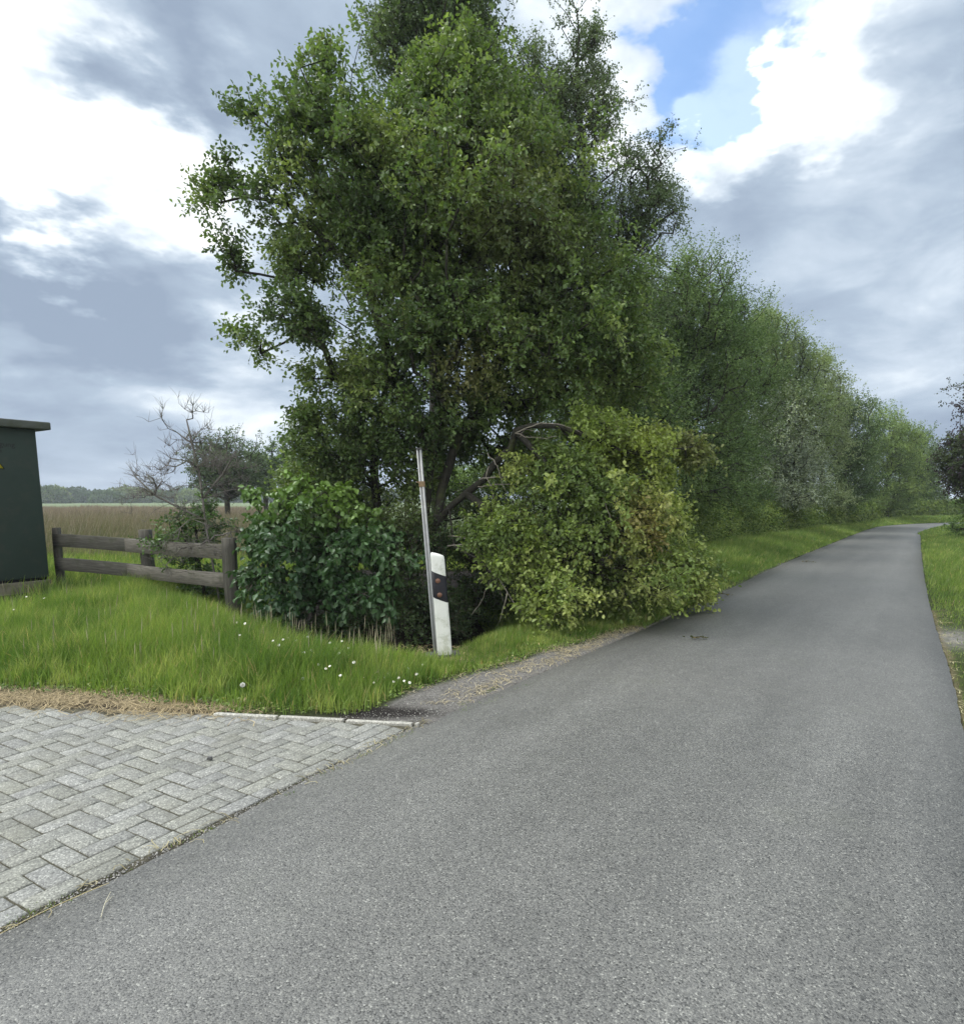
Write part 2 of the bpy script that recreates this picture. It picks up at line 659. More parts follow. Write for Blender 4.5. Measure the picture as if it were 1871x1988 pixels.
# ------------------------------------------------------------------ road geometry (plan)
left_px = [(0, 1820), (815, 1412), (1300, 1200), (1420, 1142), (1538, 1087), (1651, 1041), (1686, 1028), (1727, 1021.5)]
right_px = [(1871, 1430), (1841, 1298), (1812, 1203), (1795, 1127), (1788, 1072), (1786, 1040), (1790, 1030)]
Lp = [G(u, v)[:2] for u, v in left_px]
Rp = [G(u, v)[:2] for u, v in right_px]
RD = unit((Lp[2] - Lp[0])[None])[0]       # direction of the road near the camera
RN = np.array([-RD[1], RD[0]])            # to the left of the road
print('ROAD', RD, [tuple(np.round(p, 2)) for p in Lp], [tuple(np.round(p, 2)) for p in Rp])


def resample(pts, step):
    pts = np.array(pts, float)
    # Catmull-Rom
    out = []
    Pp = np.vstack([2 * pts[0] - pts[1], pts, 2 * pts[-1] - pts[-2]])
    for i in range(1, len(Pp) - 2):
        p0, p1, p2, p3 = Pp[i - 1:i + 3]
        k = max(2, int(np.linalg.norm(p2 - p1) / step))
        for t in np.arange(k) / k:
            out.append(0.5 * ((2 * p1) + (-p0 + p2) * t + (2 * p0 - 5 * p1 + 4 * p2 - p3) * t * t + (-p0 + 3 * p1 - 3 * p2 + p3) * t ** 3))
    out.append(Pp[-2])
    return np.array(out)


back = Lp[0] - RD * 7
Lp2 = [back] + Lp[:7] + [np.array([20.3, 36.2]), np.array([26, 40.3]), np.array([36, 43.5]), np.array([60, 46])]
w0 = 3.05
Rr = [(back - RN * 3.1), (Rp[0] - RD * 6 * 1.0), ]
r0 = Rp[0] - RD * (np.dot(Rp[0] - (Lp[0] - RD * 7), RD))
Rp2 = [r0] + Rp[:6] + [Rp[5] + np.array([1.1, 1.9]), np.array([22.8, 35.0]), np.array([27.5, 37.4]), np.array([37, 40.2]), np.array([60, 42.5])]
Lc = resample(Lp2, 0.4)
Rc = resample(Rp2, 0.4)


def at_frac(c, n):
    d = np.concatenate([[0], np.cumsum(np.linalg.norm(np.diff(c, axis=0), axis=1))])
    s = np.linspace(0, d[-1], n)
    return np.stack([np.interp(s, d, c[:, 0]), np.interp(s, d, c[:, 1])], 1)


def dist_poly(X, Y, c):
    """unsigned distance from points to polyline c, plus signed side (+ left)"""
    best = np.full(X.shape, 1e9)
    side = np.zeros(X.shape)
    for i in range(len(c) - 1):
        a, b = c[i], c[i + 1]
        ab = b - a
        L2 = max(1e-9, ab @ ab)
        t = np.clip(((X - a[0]) * ab[0] + (Y - a[1]) * ab[1]) / L2, 0, 1)
        dx, dy = X - (a[0] + t * ab[0]), Y - (a[1] + t * ab[1])
        d = np.hypot(dx, dy)
        m = d < best
        best = np.where(m, d, best)
        side = np.where(m, np.sign(ab[0] * dy - ab[1] * dx), side)
    return best * side


Lcs = at_frac(Lc, 60)
Rcs = at_frac(Rc, 60)


def inpoly(X, Y, poly):
    poly = np.array(poly)
    ins = np.zeros(X.shape, bool)
    j = len(poly) - 1
    for i in range(len(poly)):
        xi, yi = poly[i]
        xj, yj = poly[j]
        c = ((yi > Y) != (yj > Y)) & (X < (xj - xi) * (Y - yi) / (yj - yi + 1e-12) + xi)
        ins ^= c
        j = i
    return ins


def vnoise(X, Y, s, seed=0):
    """cheap smooth value noise, vectorised"""
    x, y = X * s + seed * 17.3, Y * s - seed * 9.1
    xi, yi = np.floor(x).astype(np.int64), np.floor(y).astype(np.int64)
    xf, yf = x - xi, y - yi
    u, v = xf * xf * (3 - 2 * xf), yf * yf * (3 - 2 * yf)

    def h(a, b):
        n = (a * 374761393 + b * 668265263 + seed * 1442695) & 0x7fffffff
        n = ((n ^ (n >> 13)) * 1274126177) & 0x7fffffff
        return (n ^ (n >> 16)) % 10007 / 10007.0
    return (h(xi, yi) * (1 - u) + h(xi + 1, yi) * u) * (1 - v) + (h(xi, yi + 1) * (1 - u) + h(xi + 1, yi + 1) * u) * v


def fbm(X, Y, s, seed=0):
    return 0.5 * vnoise(X, Y, s, seed) + 0.28 * vnoise(X, Y, s * 2.1, seed + 1) + 0.22 * vnoise(X, Y, s * 4.3, seed + 2)


# pavers: area bounded by the road edge (with a dirt gap) and the kerb line
K0, K1 = G(416, 1392)[:2], G(815, 1411)[:2]
KD = unit((K1 - K0)[None])[0]
KN = np.array([-KD[1], KD[0]])
if KN[1] < 0:
    KN = -KN
PO = Lp[1] + RN * 0.07 - RD * 0.0         # corner of pavers near the kerb end
print('KERB', K0, K1, 'dir', KD)


def kerb_d(X, Y):       # >0: beyond the kerb (verge side)
    return (X - K0[0]) * KN[0] + (Y - K0[1]) * KN[1]


# verge ditch line (world)
ditch = resample([G(380, 1175)[:2] + np.array([0, .5]), G(500, 1212)[:2] + np.array([0, .45]), G(600, 1245)[:2] + np.array([0, .55]),
                  G(700, 1272)[:2] + np.array([0, 0.62]), G(800, 1272)[:2] + np.array([0, 0.86]), G(900, 1240)[:2] + np.array([0, 1.12]), G(1010, 1200)[:2] + np.array([0, 1.1]),
                  G(1200, 1140)[:2] + np.array([-.2, 1.2]), G(1400, 1075)[:2] + np.array([-1.0, 1.4]),
                  G(1600, 1032)[:2] + np.array([-2.5, 2])], 0.5)


def ground_z(X, Y, far_ok=True):
    dl = dist_poly(X, Y, Lcs)
    dr = dist_poly(X, Y, Rcs)
    z = 0.006 + 0.03 * (fbm(X, Y, 1.3, 5) - 0.5) + 0.012 * (vnoise(X, Y, 9, 3) - 0.5)
    kd = kerb_d(X, Y)
    paved = (kd < 0.03) & (dl > -0.05) & (dl < 9) & (Y < 6)
    dd = np.abs(dist_poly(X, Y, ditch))
    z = z - 0.50 * np.exp(-(dd / 0.55) ** 2) * (~paved)
    rise = np.clip((np.maximum(dl, 0)) * 0.02, 0, 0.05)
    z = z + rise * (~paved)
    # right verge sits a little lower than the asphalt
    z = np.where(dr < 0, z - 0.022, z)
    road = (dl < 0.0) & (dr > 0.0)
    edge = np.minimum(-dl, dr)
    z = np.where(road, -0.03 - 0 * edge, z)
    z = np.where(paved, np.where(dl < .060, 0.000, 0.0055) + .005 * (vnoise(X, Y, 12, 4) - .5), z)
    bare_ = (kd >= 0.03) & (kd < 0.5) & (dl > -.05) & (dl < 9) & (Y < 6)
    z = np.where(bare_, np.clip(kd / .5, 0, 1) * z + (1 - np.clip(kd / .5, 0, 1)) * (0.016 + .010 * (vnoise(X, Y, 7, 4) - .5)), z)
    # gap between pavers and asphalt
    return z


# ------------------------------------------------------------------ ground sheet
def axis(segs):
    out = []
    for a, b, s in segs:
        out.append(np.arange(a, b, s))
    return np.concatenate(out)


xs = axis([(-3000, -400, 260), (-400, -60, 34), (-60, -16, 4), (-16, -6.2, 0.35), (-6.2, 5.6, 0.045), (5.6, 22, 0.3), (22, 60, 3), (60, 400, 34), (400, 3001, 260)])
ys = axis([(-60, 0.5, 6), (0.5, 3.2, 0.12), (3.2, 9.6, 0.045), (9.6, 16, 0.2), (16, 48, 0.6), (48, 100, 5), (100, 500, 40), (500, 4500, 400)])
GX, GY = np.meshgrid(xs, ys)
GZ = ground_z(GX, GY)
far = np.hypot(GX, GY) > 60
GZ = np.where(far, -0.02, GZ)
nx, ny = len(xs), len(ys)
V = np.stack([GX.ravel(), GY.ravel(), GZ.ravel()], 1)
ii = (np.arange(ny - 1)[:, None] * nx + np.arange(nx - 1)[None, :]).ravel()
Q = np.stack([ii, ii + 1, ii + nx + 1, ii + nx], 1)
# colour masks of the bare ground: soil, gravel shoulder, straw litter, turf
dl = dist_poly(GX, GY, Lcs)
dr = dist_poly(GX, GY, Rcs)
kd = kerb_d(GX, GY)
n1 = fbm(GX, GY, 3.0, 2)
n2 = fbm(GX, GY, 14.0, 8)
turf = np.array([0.045, 0.060, 0.018])
soil = np.array([0.055, 0.042, 0.032])
gravel = np.array([0.20, 0.19, 0.175])
strawc = np.array([0.34, 0.27, 0.16])
shoulder_w = np.interp(GY, [4.2, 4.8, 5.6, 6.5, 7.5, 9], [0.5, 0.62, 0.45, 0.32, 0.12, 0.05])
sh = np.clip((shoulder_w + 0.22 * (n1 - .5) - dl) / 0.10, 0, 1) * (dl > -0.1) * (kd > -0.02)
kx = (GX - K0[0]) * KD[0] + (GY - K0[1]) * KD[1]
klen = float(np.linalg.norm(K1 - K0))
bare_w = np.interp(kx, [-4, -1.2, 0, 0.3, 0.62 * klen, 0.85 * klen, klen, klen + .5], [0.33, 0.27, 0.09, 0.06, 0.10, 0.30, 0.34, 0.1])
bare = np.clip((bare_w + 0.16 * (n1 - .5) - kd) / 0.06, 0, 1) * (kd > -0.3) * (GY < 8) * (dl > -0.05)
Cg = np.tile(turf, (GX.size, 1)).reshape(ny, nx, 3)
Cg = Cg * (0.8 + 0.5 * n1[..., None])


def mixc(C0, c, f):
    return C0 * (1 - f[..., None]) + np.array(c) * f[..., None]


Cg = mixc(Cg, soil * 1.0, bare)
lit = np.clip(1 - (kx + 0.2) / 0.7, 0, 1)
Cg = mixc(Cg, strawc * .5, bare * lit * np.clip((n2 - .38) * 6, 0, 1))
Cg = mixc(Cg, gravel, sh * (n2 > .30))
Cg = mixc(Cg, gravel * .7, sh * (n2 <= .30))
soilspot = np.exp(-(((GX - G(740, 1388)[0]) / 0.42) ** 2 + ((GY - G(740, 1388)[1]) / 0.13) ** 2) ** 1.5)
Cg = mixc(Cg, np.array([0.03, 0.026, 0.024]), np.clip(soilspot * 1.4, 0, 1))
dp = np.hypot(GX - G(862, 1276)[0], GY - G(862, 1276)[1])
Cg = mixc(Cg, strawc * .9, np.clip((0.42 - dp + .2 * (n1 - .5)) / .15, 0, 1) * .85)
# right hand verge: mown, a sandy spot near the edge
spx = np.exp(-(((GX - G(1862, 1238)[0]) / 0.5) ** 2 + ((GY - G(1862, 1238)[1]) / 0.55) ** 2))
Cg = mixc(Cg, gravel * 1.25, np.clip(spx * 1.1 * (.4 + 1.2 * (n2 - .2)), 0, 1) * (dr < 0))
redge = .6 * np.clip((0.07 + .1 * (n1 - .5) + dr) / 0.05, 0, 1) * (dr < 0) * (GY < 9)
Cg = mixc(Cg, strawc * .6, redge)
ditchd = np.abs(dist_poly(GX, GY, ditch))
Cg = mixc(Cg, np.array([0.016, 0.013, 0.010]), np.maximum(np.clip(1.4 - ditchd / .7, 0, 1), ((dist_poly(GX, GY, ditch) > 0) & (GX > -3.9) & (GX < 14) & (GY < 14))))  # deep shade under the shrubs painted into the soil, ditch and beyond
joint = (kd < 0.03) & (dl > -0.05) & (GY < 6)
Cg = np.where(joint[..., None], np.array([0.105, 0.098, 0.070]) * (0.6 + .8 * n2[..., None]), Cg)
gapm = (kd < 0.03) & (dl > -0.05) & (dl < .062) & (GY < 6)
Cg = np.where(gapm[..., None], np.array([0.085, 0.078, 0.058]) * (0.35 + 1.3 * fbm(GX, GY, 30, 12)[..., None]), Cg)
meadow = (GY > 45) | (GX < -30)
Cg = np.where(meadow[..., None], np.array([0.145, 0.185, 0.090]), Cg)


def ground_mat():
    m, t, out = mat_base('ground')
    a = t.new('ShaderNodeAttribute', attribute_name='col').outputs['Color']
    co = t.new('ShaderNodeTexCoord').outputs['Object']
    n = t.noise(co, 45, 6, 0.7)
    n_ = t.noise(co, 240, 3, 0.7)
    f = t.math('ADD', t.maprange(n, .3, .7, 0.55, 1.35, False), t.math('MULTIPLY', t.math('SUBTRACT', n_, .5), 1.3))
    c = t.vmath('SCALE', a, f)
    principled(t, out, c, 0.92, 0.15, 0, t.math('ADD', n, t.math('MULTIPLY', n_, .5)), 0.9, 0.02)
    return m


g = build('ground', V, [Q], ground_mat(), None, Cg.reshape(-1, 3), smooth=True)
tag(g, kind='structure')


# ------------------------------------------------------------------ asphalt
def asphalt_mat():
    m, t, out = mat_base('asphalt')
    co = t.new('ShaderNodeTexCoord').outputs['Object']
    vo = t.new('ShaderNodeTexVoronoi')
    vo.inputs['Scale'].default_value = 175
    t.l.new(co, vo.inputs['Vector'])
    sepc = t.new('ShaderNodeSeparateColor')
    t.l.new(vo.outputs['Color'], sepc.inputs[0])
    grain = t.ramp(sepc.outputs[0], [(0.0, (0.034, 0.034, 0.033)), (0.2, (0.088, 0.088, 0.085)), (0.70, (0.128, 0.127, 0.122)), (0.95, (0.170, 0.169, 0.158)),
                                     (1.0, (0.28, 0.28, 0.26))])
    fine = t.noise(co, 420, 3, 0.7)
    big = t.noise(co, 0.55, 5, 0.6, 0.5)
    mid = t.noise(co, 7, 5, 0.6)
    # long streaks along the driving direction
    al_ = t.math('MULTIPLY', t.vmath('DOT_PRODUCT', co, (float(RD[0]), float(RD[1]), 0), out=1), .16)
    ac_ = t.math('MULTIPLY', t.vmath('DOT_PRODUCT', co, (float(RN[0]), float(RN[1]), 0), out=1), 1.3)
    cx_ = t.new('ShaderNodeCombineXYZ')
    t.l.new(al_, cx_.inputs[0])
    t.l.new(ac_, cx_.inputs[1])
    st = t.noise(cx_.outputs[0], 1.6, 5, 0.6)
    k = t.math('MULTIPLY', t.maprange(big, .3, .7, 0.95, 1.07), t.maprange(st, .3, .7, 0.90, 1.10))
    k = t.math('MULTIPLY', k, t.maprange(mid, .25, .75, 0.93, 1.07))
    k = t.math('MULTIPLY', k, t.maprange(fine, .25, .75, 0.72, 1.28))
    mid_ = float(RN @ (Lp[2] + (Rp[2] - Lp[2]) * .5))
    acr = t.math('ABSOLUTE', t.math('SUBTRACT', t.vmath('DOT_PRODUCT', co, (float(RN[0]), float(RN[1]), 0), out=1), mid_))
    trk = t.math('ABSOLUTE', t.math('SUBTRACT', acr, .78))
    k = t.math('MULTIPLY', k, t.maprange(trk, 0.05, .42, 1.055, .965))
    k = t.math('MULTIPLY', k, t.maprange(t.noise(co, 2.3, 6, .7, 1.2), .60, .74, 1.0, .86))
    c = t.mix(1.0, t.vmath('SCALE', grain, k), (1.0, 1.0, .965), 'MULTIPLY')
    c = t.mix(t.maprange(t.noise(co, 1.1, 5, .65), .55, .72, 0, .22), c, (0.10, 0.105, 0.08))
    h = t.math('ADD', t.math('MULTIPLY', vo.outputs['Distance'], -1.0), t.math('MULTIPLY', fine, .3))
    principled(t, out, c, 0.56, 0.55, 0, h, 0.45, 0.004)
    return m


n = 700
a, b = at_frac(Lc, n), at_frac(Rc, n)
# ragged asphalt edge
for arr_, sg in ((a, 1), (b, -1)):
    arr_ += RN * (rng.normal(0, 0.0035, (n, 1))) * 1
# the asphalt was laid unevenly against the paving
dk = (a - K1) @ RD
cov_ = np.interp(dk, [-6, -2.2, -1.2, 0.2, .6], [0.008, 0.012, 0.03, 0.035, 0.0]) * (0.4 + 1.1 * fbm(dk * 3, dk * 0, 1.5, 7))
a += RN * cov_[:, None]
k = 9
rows = []
for i in range(k + 1):
    t = i / k
    row = a * (1 - t) + b * t
    crown = 0.0 + 0.035 * math.sin(math.pi * t)
    rows.append(np.concatenate([row, np.full((n, 1), crown + 0.004)], 1))
V = np.stack(rows, 1).reshape(-1, 3)
ii = (np.arange(n - 1)[:, None] * (k + 1) + np.arange(k)[None, :]).ravel()
Q = np.stack([ii, ii + 1, ii + k + 2, ii + k + 1], 1)
# skirts down the edges
Vs = [V]
nv = len(V)
e0 = rows[0] + np.array([0, 0, -0.06])
e1 = rows[-1] + np.array([0, 0, -0.06])
Vs += [e0, e1]
q2 = [[i * (k + 1), (i + 1) * (k + 1), nv + i + 1, nv + i] for i in range(n - 1)]
q3 = [[i * (k + 1) + k, nv + n + i, nv + n + i + 1, (i + 1) * (k + 1) + k] for i in range(n - 1)]
road = build('road', np.concatenate(Vs), [Q, np.array(q2), np.array(q3)], asphalt_mat(), smooth=True)
tag(road, kind='structure')


# ------------------------------------------------------------------ pavers (herringbone, aligned to the road)
def paver_mat():
    m, t, out = mat_base('concrete_paver')
    a = t.new('ShaderNodeAttribute', attribute_name='col').outputs['Color']
    co = t.new('ShaderNodeTexCoord').outputs['Object']
    vo = t.new('ShaderNodeTexVoronoi')
    vo.inputs['Scale'].default_value = 170
    t.l.new(co, vo.inputs['Vector'])
    sc_ = t.new('ShaderNodeSeparateColor')
    t.l.new(vo.outputs['Color'], sc_.inputs[0])
    f = t.ramp(sc_.outputs[0], [(0, (.50, .50, .50)), (.3, (.82, .82, .82)), (.8, (1.05, 1.05, 1.03)), (1, (1.7, 1.7, 1.65))])
    c = t.mix(1.0, a, f, 'MULTIPLY')
    st = t.noise(co, 2.2, 6, 0.65, 0.3)
    c = t.mix(t.maprange(st, .5, .72, 0, .35), c, (0.17, 0.165, 0.12))
    n = t.noise(co, 35, 5, .7)
    c = t.vmath('SCALE', c, t.maprange(n, .25, .75, .8, 1.2, False))
    principled(t, out, c, 0.8, 0.3, 0, t.math('ADD', n, t.math('MULTIPLY', vo.outputs['Distance'], .6)), 0.4, 0.004)
    return m


BW = 0.1015
S = Soup()
PD = unit((Lp[1] - Lp[0])[None])[0]
PN = np.array([-PD[1], PD[0]])
org = Lp[1] + PN * 0.052
ca, sa = PD, PN
PV = []


def paver(cx, cy_, hx, hy):
    """cx along road dir (negative back to camera), cy to the left; builds one bevelled paver"""
    p = org + ca * cx + sa * cy_
    kdv = float((p[0] - K0[0]) * KN[0] + (p[1] - K0[1]) * KN[1])
    if kdv > -0.005:
        return
    tz = random.uniform(-0.0025, 0.0025)
    tilt = (random.gauss(0, .006), random.gauss(0, .006))
    g_ = 0.0028
    hx -= g_
    hy -= g_
    bz = 0.005
    cc = np.array([0.235, 0.236, 0.220]) * (random.uniform(0.86, 1.08) * (.86 if random.random() < .08 else 1)) * np.array([1, 1, random.uniform(.94, 1.02)])
    ring = []
    for (ex, ey, z) in ((hx, hy, -0.04), (hx, hy, -bz), (hx - 0.006, hy - 0.006, 0.0)):
        for sx, sy in ((-1, -1), (1, -1), (1, 1), (-1, 1)):
            jx, jy = random.gauss(0, .0009), random.gauss(0, .0009)
            dx, dy = sx * ex + jx, sy * ey + jy
            q = p + ca * dx + sa * dy
            zl = z + tz + (tilt[0] * dx + tilt[1] * dy if z > -0.03 else 0)
            ring.append((q[0], q[1], zl + 0.012))
    F = [[8, 9, 10, 11]]
    for r_ in (0, 4):
        for e in range(4):
            F.append([r_ + e, r_ + (e + 1) % 4, r_ + 4 + (e + 1) % 4, r_ + 4 + e])
    S.add(ring, F, None, cc)


# edge course along the asphalt
x = -7.0
while x < 0.6:
    if random.random() < 0.14:
        ln = BW / 2
    else:
        ln = BW
    paver(x + ln, BW / 2, ln, BW / 2)
    x += 2 * ln
for iy in range(0, 62):
    for ix in range(-70, 40):
        t = (ix - iy) % 4
        cx, cyy = ix * BW, BW + iy * BW
        if t == 0:
            paver(cx + BW, cyy + BW / 2, BW, BW / 2)
        elif t == 3 and iy < 61:
            paver(cx + BW / 2, cyy + BW, BW / 2, BW)
        elif t == 2 and iy == 0:
            paver(cx + BW / 2, cyy + BW / 2, BW / 2, BW / 2)
M_pav = paver_mat()
pv = S.make('driveway', M_pav)
tag(pv, kind='structure')
# kerb stones: 0.5 m pieces, thin edge showing
S = Soup()
x = -7.0
while x < klen - 0.02:
    ln = 0.49
    c = K0 + KD * (x + ln / 2)
    dz = -0.008 + random.uniform(-0.005, 0.006) - (0.03 if x < -0.2 else 0)
    e = min(ln, klen - x)
    c = K0 + KD * (x + e / 2)
    sk = random.gauss(0, .006)
    dirk = np.array([*unit((KD + KN * sk)[None])[0], 0])
    nrk = np.array([-dirk[1], dirk[0], 0])
    box_mesh(S, (c[0], c[1], -0.062 + dz), dirk, nrk, (0, 0, 1), e / 2 - 0.006, 0.020, 0.095, np.array([0.38, 0.37, 0.33]) * random.uniform(.8, 1.1), bev=0.006)
    x += 0.5
kb = S.make('kerb', M_pav)
tag(kb, kind='structure')


# ------------------------------------------------------------------ grass
def blades(S, X, Y, H, Wd, Cc, lean=0.35, wind=(0.12, 0.0), Z=None, tipc=None):
    n = len(X)
    if Z is None:
        Z = ground_z(X, Y)
    th = rng.uniform(0, 2 * math.pi, n)
    ld = np.stack([np.cos(th), np.sin(th)], 1)
    la = np.abs(rng.normal(0, lean, n)) + 0.05
    off = ld * (la * H)[:, None] + np.array(wind) * H[:, None]
    th2 = rng.uniform(0, math.pi, n)
    s = np.stack([np.cos(th2), np.sin(th2)], 1) * (Wd / 2)[:, None]
    B = np.stack([X, Y, Z - 0.01], 1)
    hh = H * np.sqrt(np.clip(1 - (la * 0.8) ** 2, 0.15, 1))
    m = B.copy()
    m[:, :2] += off * 0.25
    m[:, 2] += hh * 0.55
    tp = B.copy()
    tp[:, :2] += off
    tp[:, 2] += hh
    s3 = np.concatenate([s, np.zeros((n, 1))], 1)
    V = np.stack([B - s3, B + s3, m + s3 * .85, m - s3 * .85, tp], 1).reshape(-1, 3)
    b = np.arange(n)[:, None] * 5
    Cv = np.repeat(Cc, 5, 0).reshape(n, 5, 3)
    if tipc is not None:
        Cv[:, 4] = Cv[:, 4] * .5 + np.array(tipc) * .5
    S.add(V, b + np.array([0, 1, 2, 3]), b + np.array([3, 2, 4]), Cv.reshape(-1, 3))


def scatter(n, x0, x1, y0, y1):
    return rng.uniform(x0, x1, n), rng.uniform(y0, y1, n)


def grass_col(X, Y, seed=0, yel=0.0):
    a = fbm(X, Y, 1.6, 20 + seed)
    b = fbm(X, Y, 6.0, 30 + seed)
    c0 = np.array([0.066, 0.120, 0.023])
    c1 = np.array([0.165, 0.226, 0.050])
    c2 = np.array([0.270, 0.300, 0.100])
    f = np.clip((a - .3) * 1.6 + rng.normal(0, .18, len(X)), 0, 1)[:, None]
    g2 = np.clip((b - .52) * 2.5 + rng.normal(0, .15, len(X)) + yel, 0, 1)[:, None]
    C_ = c0 * (1 - f) + c1 * f
    C_ = C_ * (1 - g2) + c2 * g2
    dead = rng.random(len(X)) < 0.035
    C_[dead] = np.array([0.30, 0.24, 0.12]) * rng.uniform(.7, 1.2, (dead.sum(), 1))
    return C_


# left verge, close to the camera
S = Soup()
X, Y = scatter(330000, -6.8, 2.4, 4.2, 10.6)
dlv, kdv = dist_poly(X, Y, Lcs), kerb_d(X, Y)
kxv = (X - K0[0]) * KD[0] + (Y - K0[1]) * KD[1]
bw = np.interp(kxv, [-4, -1.2, 0, 0.3, 0.62 * klen, 0.85 * klen, klen, klen + .5], [0.33, 0.27, 0.09, 0.05, 0.10, 0.32, 0.38, 0.1])
swv = np.interp(Y, [4.2, 4.8, 5.6, 6.5, 7.5, 9], [0.5, 0.62, 0.45, 0.32, 0.12, 0.05])
nn = fbm(X, Y, 3.0, 2)
dpv = np.hypot(X - G(862, 1276)[0], Y - G(862, 1276)[1])
inset = np.minimum(kdv - bw - 0.16 * (nn - .5), dlv - swv - 0.22 * (nn - .5))
sdv = dist_poly(X, Y, ditch)
ddv = np.abs(sdv)
prob = np.clip(inset / 0.14 + .12 * (kdv > .03), 0, 1) * np.clip((dpv - .12) / .35, 0.12, 1) * np.clip((ddv - .25) / .3, 0.0, 1)
prob *= np.clip(1.25 - (Y - 4.2) * 0.10, .55, 1)
prob *= np.where((sdv > -0.2) & (X > -3.7), 0.0, 1)
keep = rng.random(len(X)) < prob
X, Y, inset, ddv, dpv, nn = X[keep], Y[keep], inset[keep], ddv[keep], dpv[keep], nn[keep]
dlv = dlv[keep]
tallness = np.clip(inset / 0.7, 0.15, 1)
right = np.clip((X + 1.0) / 1.0, 0, 1)       # mown shorter towards the delineator post
clump = fbm(X, Y, 2.2, 41)
H = (0.06 + 0.24 * clump + 0.20 * rng.random(len(X)) ** 1.6) * (0.35 + 0.65 * tallness) * (1 - 0.62 * right)
H = np.where(X > 0.5, H * 1.25, H)
H *= np.where((ddv < 1.0) & (X < 0) & (X > -2.9), .7, 1)
H *= np.clip(dpv / .8, .45, 1)
blades(S, X, Y, H, rng.uniform(0.0035, 0.0085, len(X)), grass_col(X, Y, 0, 0.12 * right), 0.38, (0.10, -0.03))
print('blades', len(X))
# low clover-like weeds at the verge foot
wx, wy = scatter(26000, -5.5, 1.5, 4.3, 6.8)
dlw, kdw = dist_poly(wx, wy, Lcs), kerb_d(wx, wy)
kxw = (wx - K0[0]) * KD[0] + (wy - K0[1]) * KD[1]
bww = np.interp(kxw, [-4, -1.2, 0, 0.3, 0.62 * klen, 0.85 * klen, klen, klen + .5], [0.33, 0.27, 0.09, 0.05, 0.10, 0.32, 0.38, 0.1])
sww = np.interp(wy, [4.2, 4.8, 5.6, 6.5, 7.5, 9], [0.5, 0.62, 0.45, 0.32, 0.12, 0.05])
ins = np.minimum(kdw - bww, dlw - sww) + 0.1 * (fbm(wx, wy, 5, 3) - .5)
kk = (ins > -0.07) & (ins < 0.4) & (rng.random(len(wx)) < .8 * np.clip(1 - ins / .5, 0.1, 1))
wx, wy = wx[kk], wy[kk]
wz = ground_z(wx, wy)
leaves(S, np.stack([wx, wy, wz + rng.uniform(0.005, 0.05, len(wx))], 1), rng.normal(0, 1, (len(wx), 3)) * np.array([1, 1, .3]) + np.array([0, 0, .25]),
       np.tile(np.array([0, 0, 1.0]), (len(wx), 1)) + rng.normal(0, .3, (len(wx), 3)), rng.uniform(.02, .045, len(wx)), rng.uniform(.008, .02, len(wx)),
       grass_col(wx, wy, 5) * .9, 1)
gv = S.make('verge_grass', M_grass)
tag(gv, 'long bright green grass on the left verge in front of the fence', 'grass', kind='stuff')

# grass behind the fence and on past it
S = Soup()
X, Y = scatter(130000, -15, 1.0, 9.6, 24)
keep = rng.random(len(X)) < np.clip(1.25 - (Y - 9) * .06, .25, 1)
keep &= (X < -0.50 * Y) | (Y > 13)
X, Y = X[keep], Y[keep]
blades(S, X, Y, rng.uniform(.12, .34, len(X)), rng.uniform(.008, .016, len(X)), grass_col(X, Y, 3, .1), .4, (.1, 0))
gm = S.make('meadow_grass', M_grass)
tag(gm, 'shorter meadow grass between the wooden fence and the reed field', 'grass', kind='stuff')

# strip between the road and the hedge, further along
S = Soup()
n = 210000
s_ = rng.uniform(0, 1, n) ** 1.6
cpt = at_frac(Lc, 400)
Larr = cpt[(cpt[:, 1] > 7.2)]
idx = (s_ * (len(Larr) - 2)).astype(int)
fr = rng.random(n)
base = Larr[idx] * (1 - fr[:, None]) + Larr[idx + 1] * fr[:, None]
tn = unit(Larr[idx + 1] - Larr[idx])
nl = np.stack([-tn[:, 1], tn[:, 0]], 1)
off = rng.uniform(0.0, 1.0, n) ** 0.85 * 2.6
pt = base + nl * (off[:, None] + 0.03)
D_ = np.hypot(pt[:, 0], pt[:, 1])
H = (0.07 + 0.30 * np.clip(off / 1.2, 0, 1)) * rng.uniform(.6, 1.15, n)
Cc = grass_col(pt[:, 0], pt[:, 1], 7, -.05)
gz = ground_z(pt[:, 0], pt[:, 1])
blades(S, pt[:, 0], pt[:, 1], H, np.clip(D_ * .00075, .005, .03) * rng.uniform(.7, 1.3, n), Cc, .42, (.15, 0), Z=gz)
gr = S.make('roadside_grass', M_grass)
tag(gr, 'grass strip between the road and the bramble hedge', 'grass', kind='stuff')

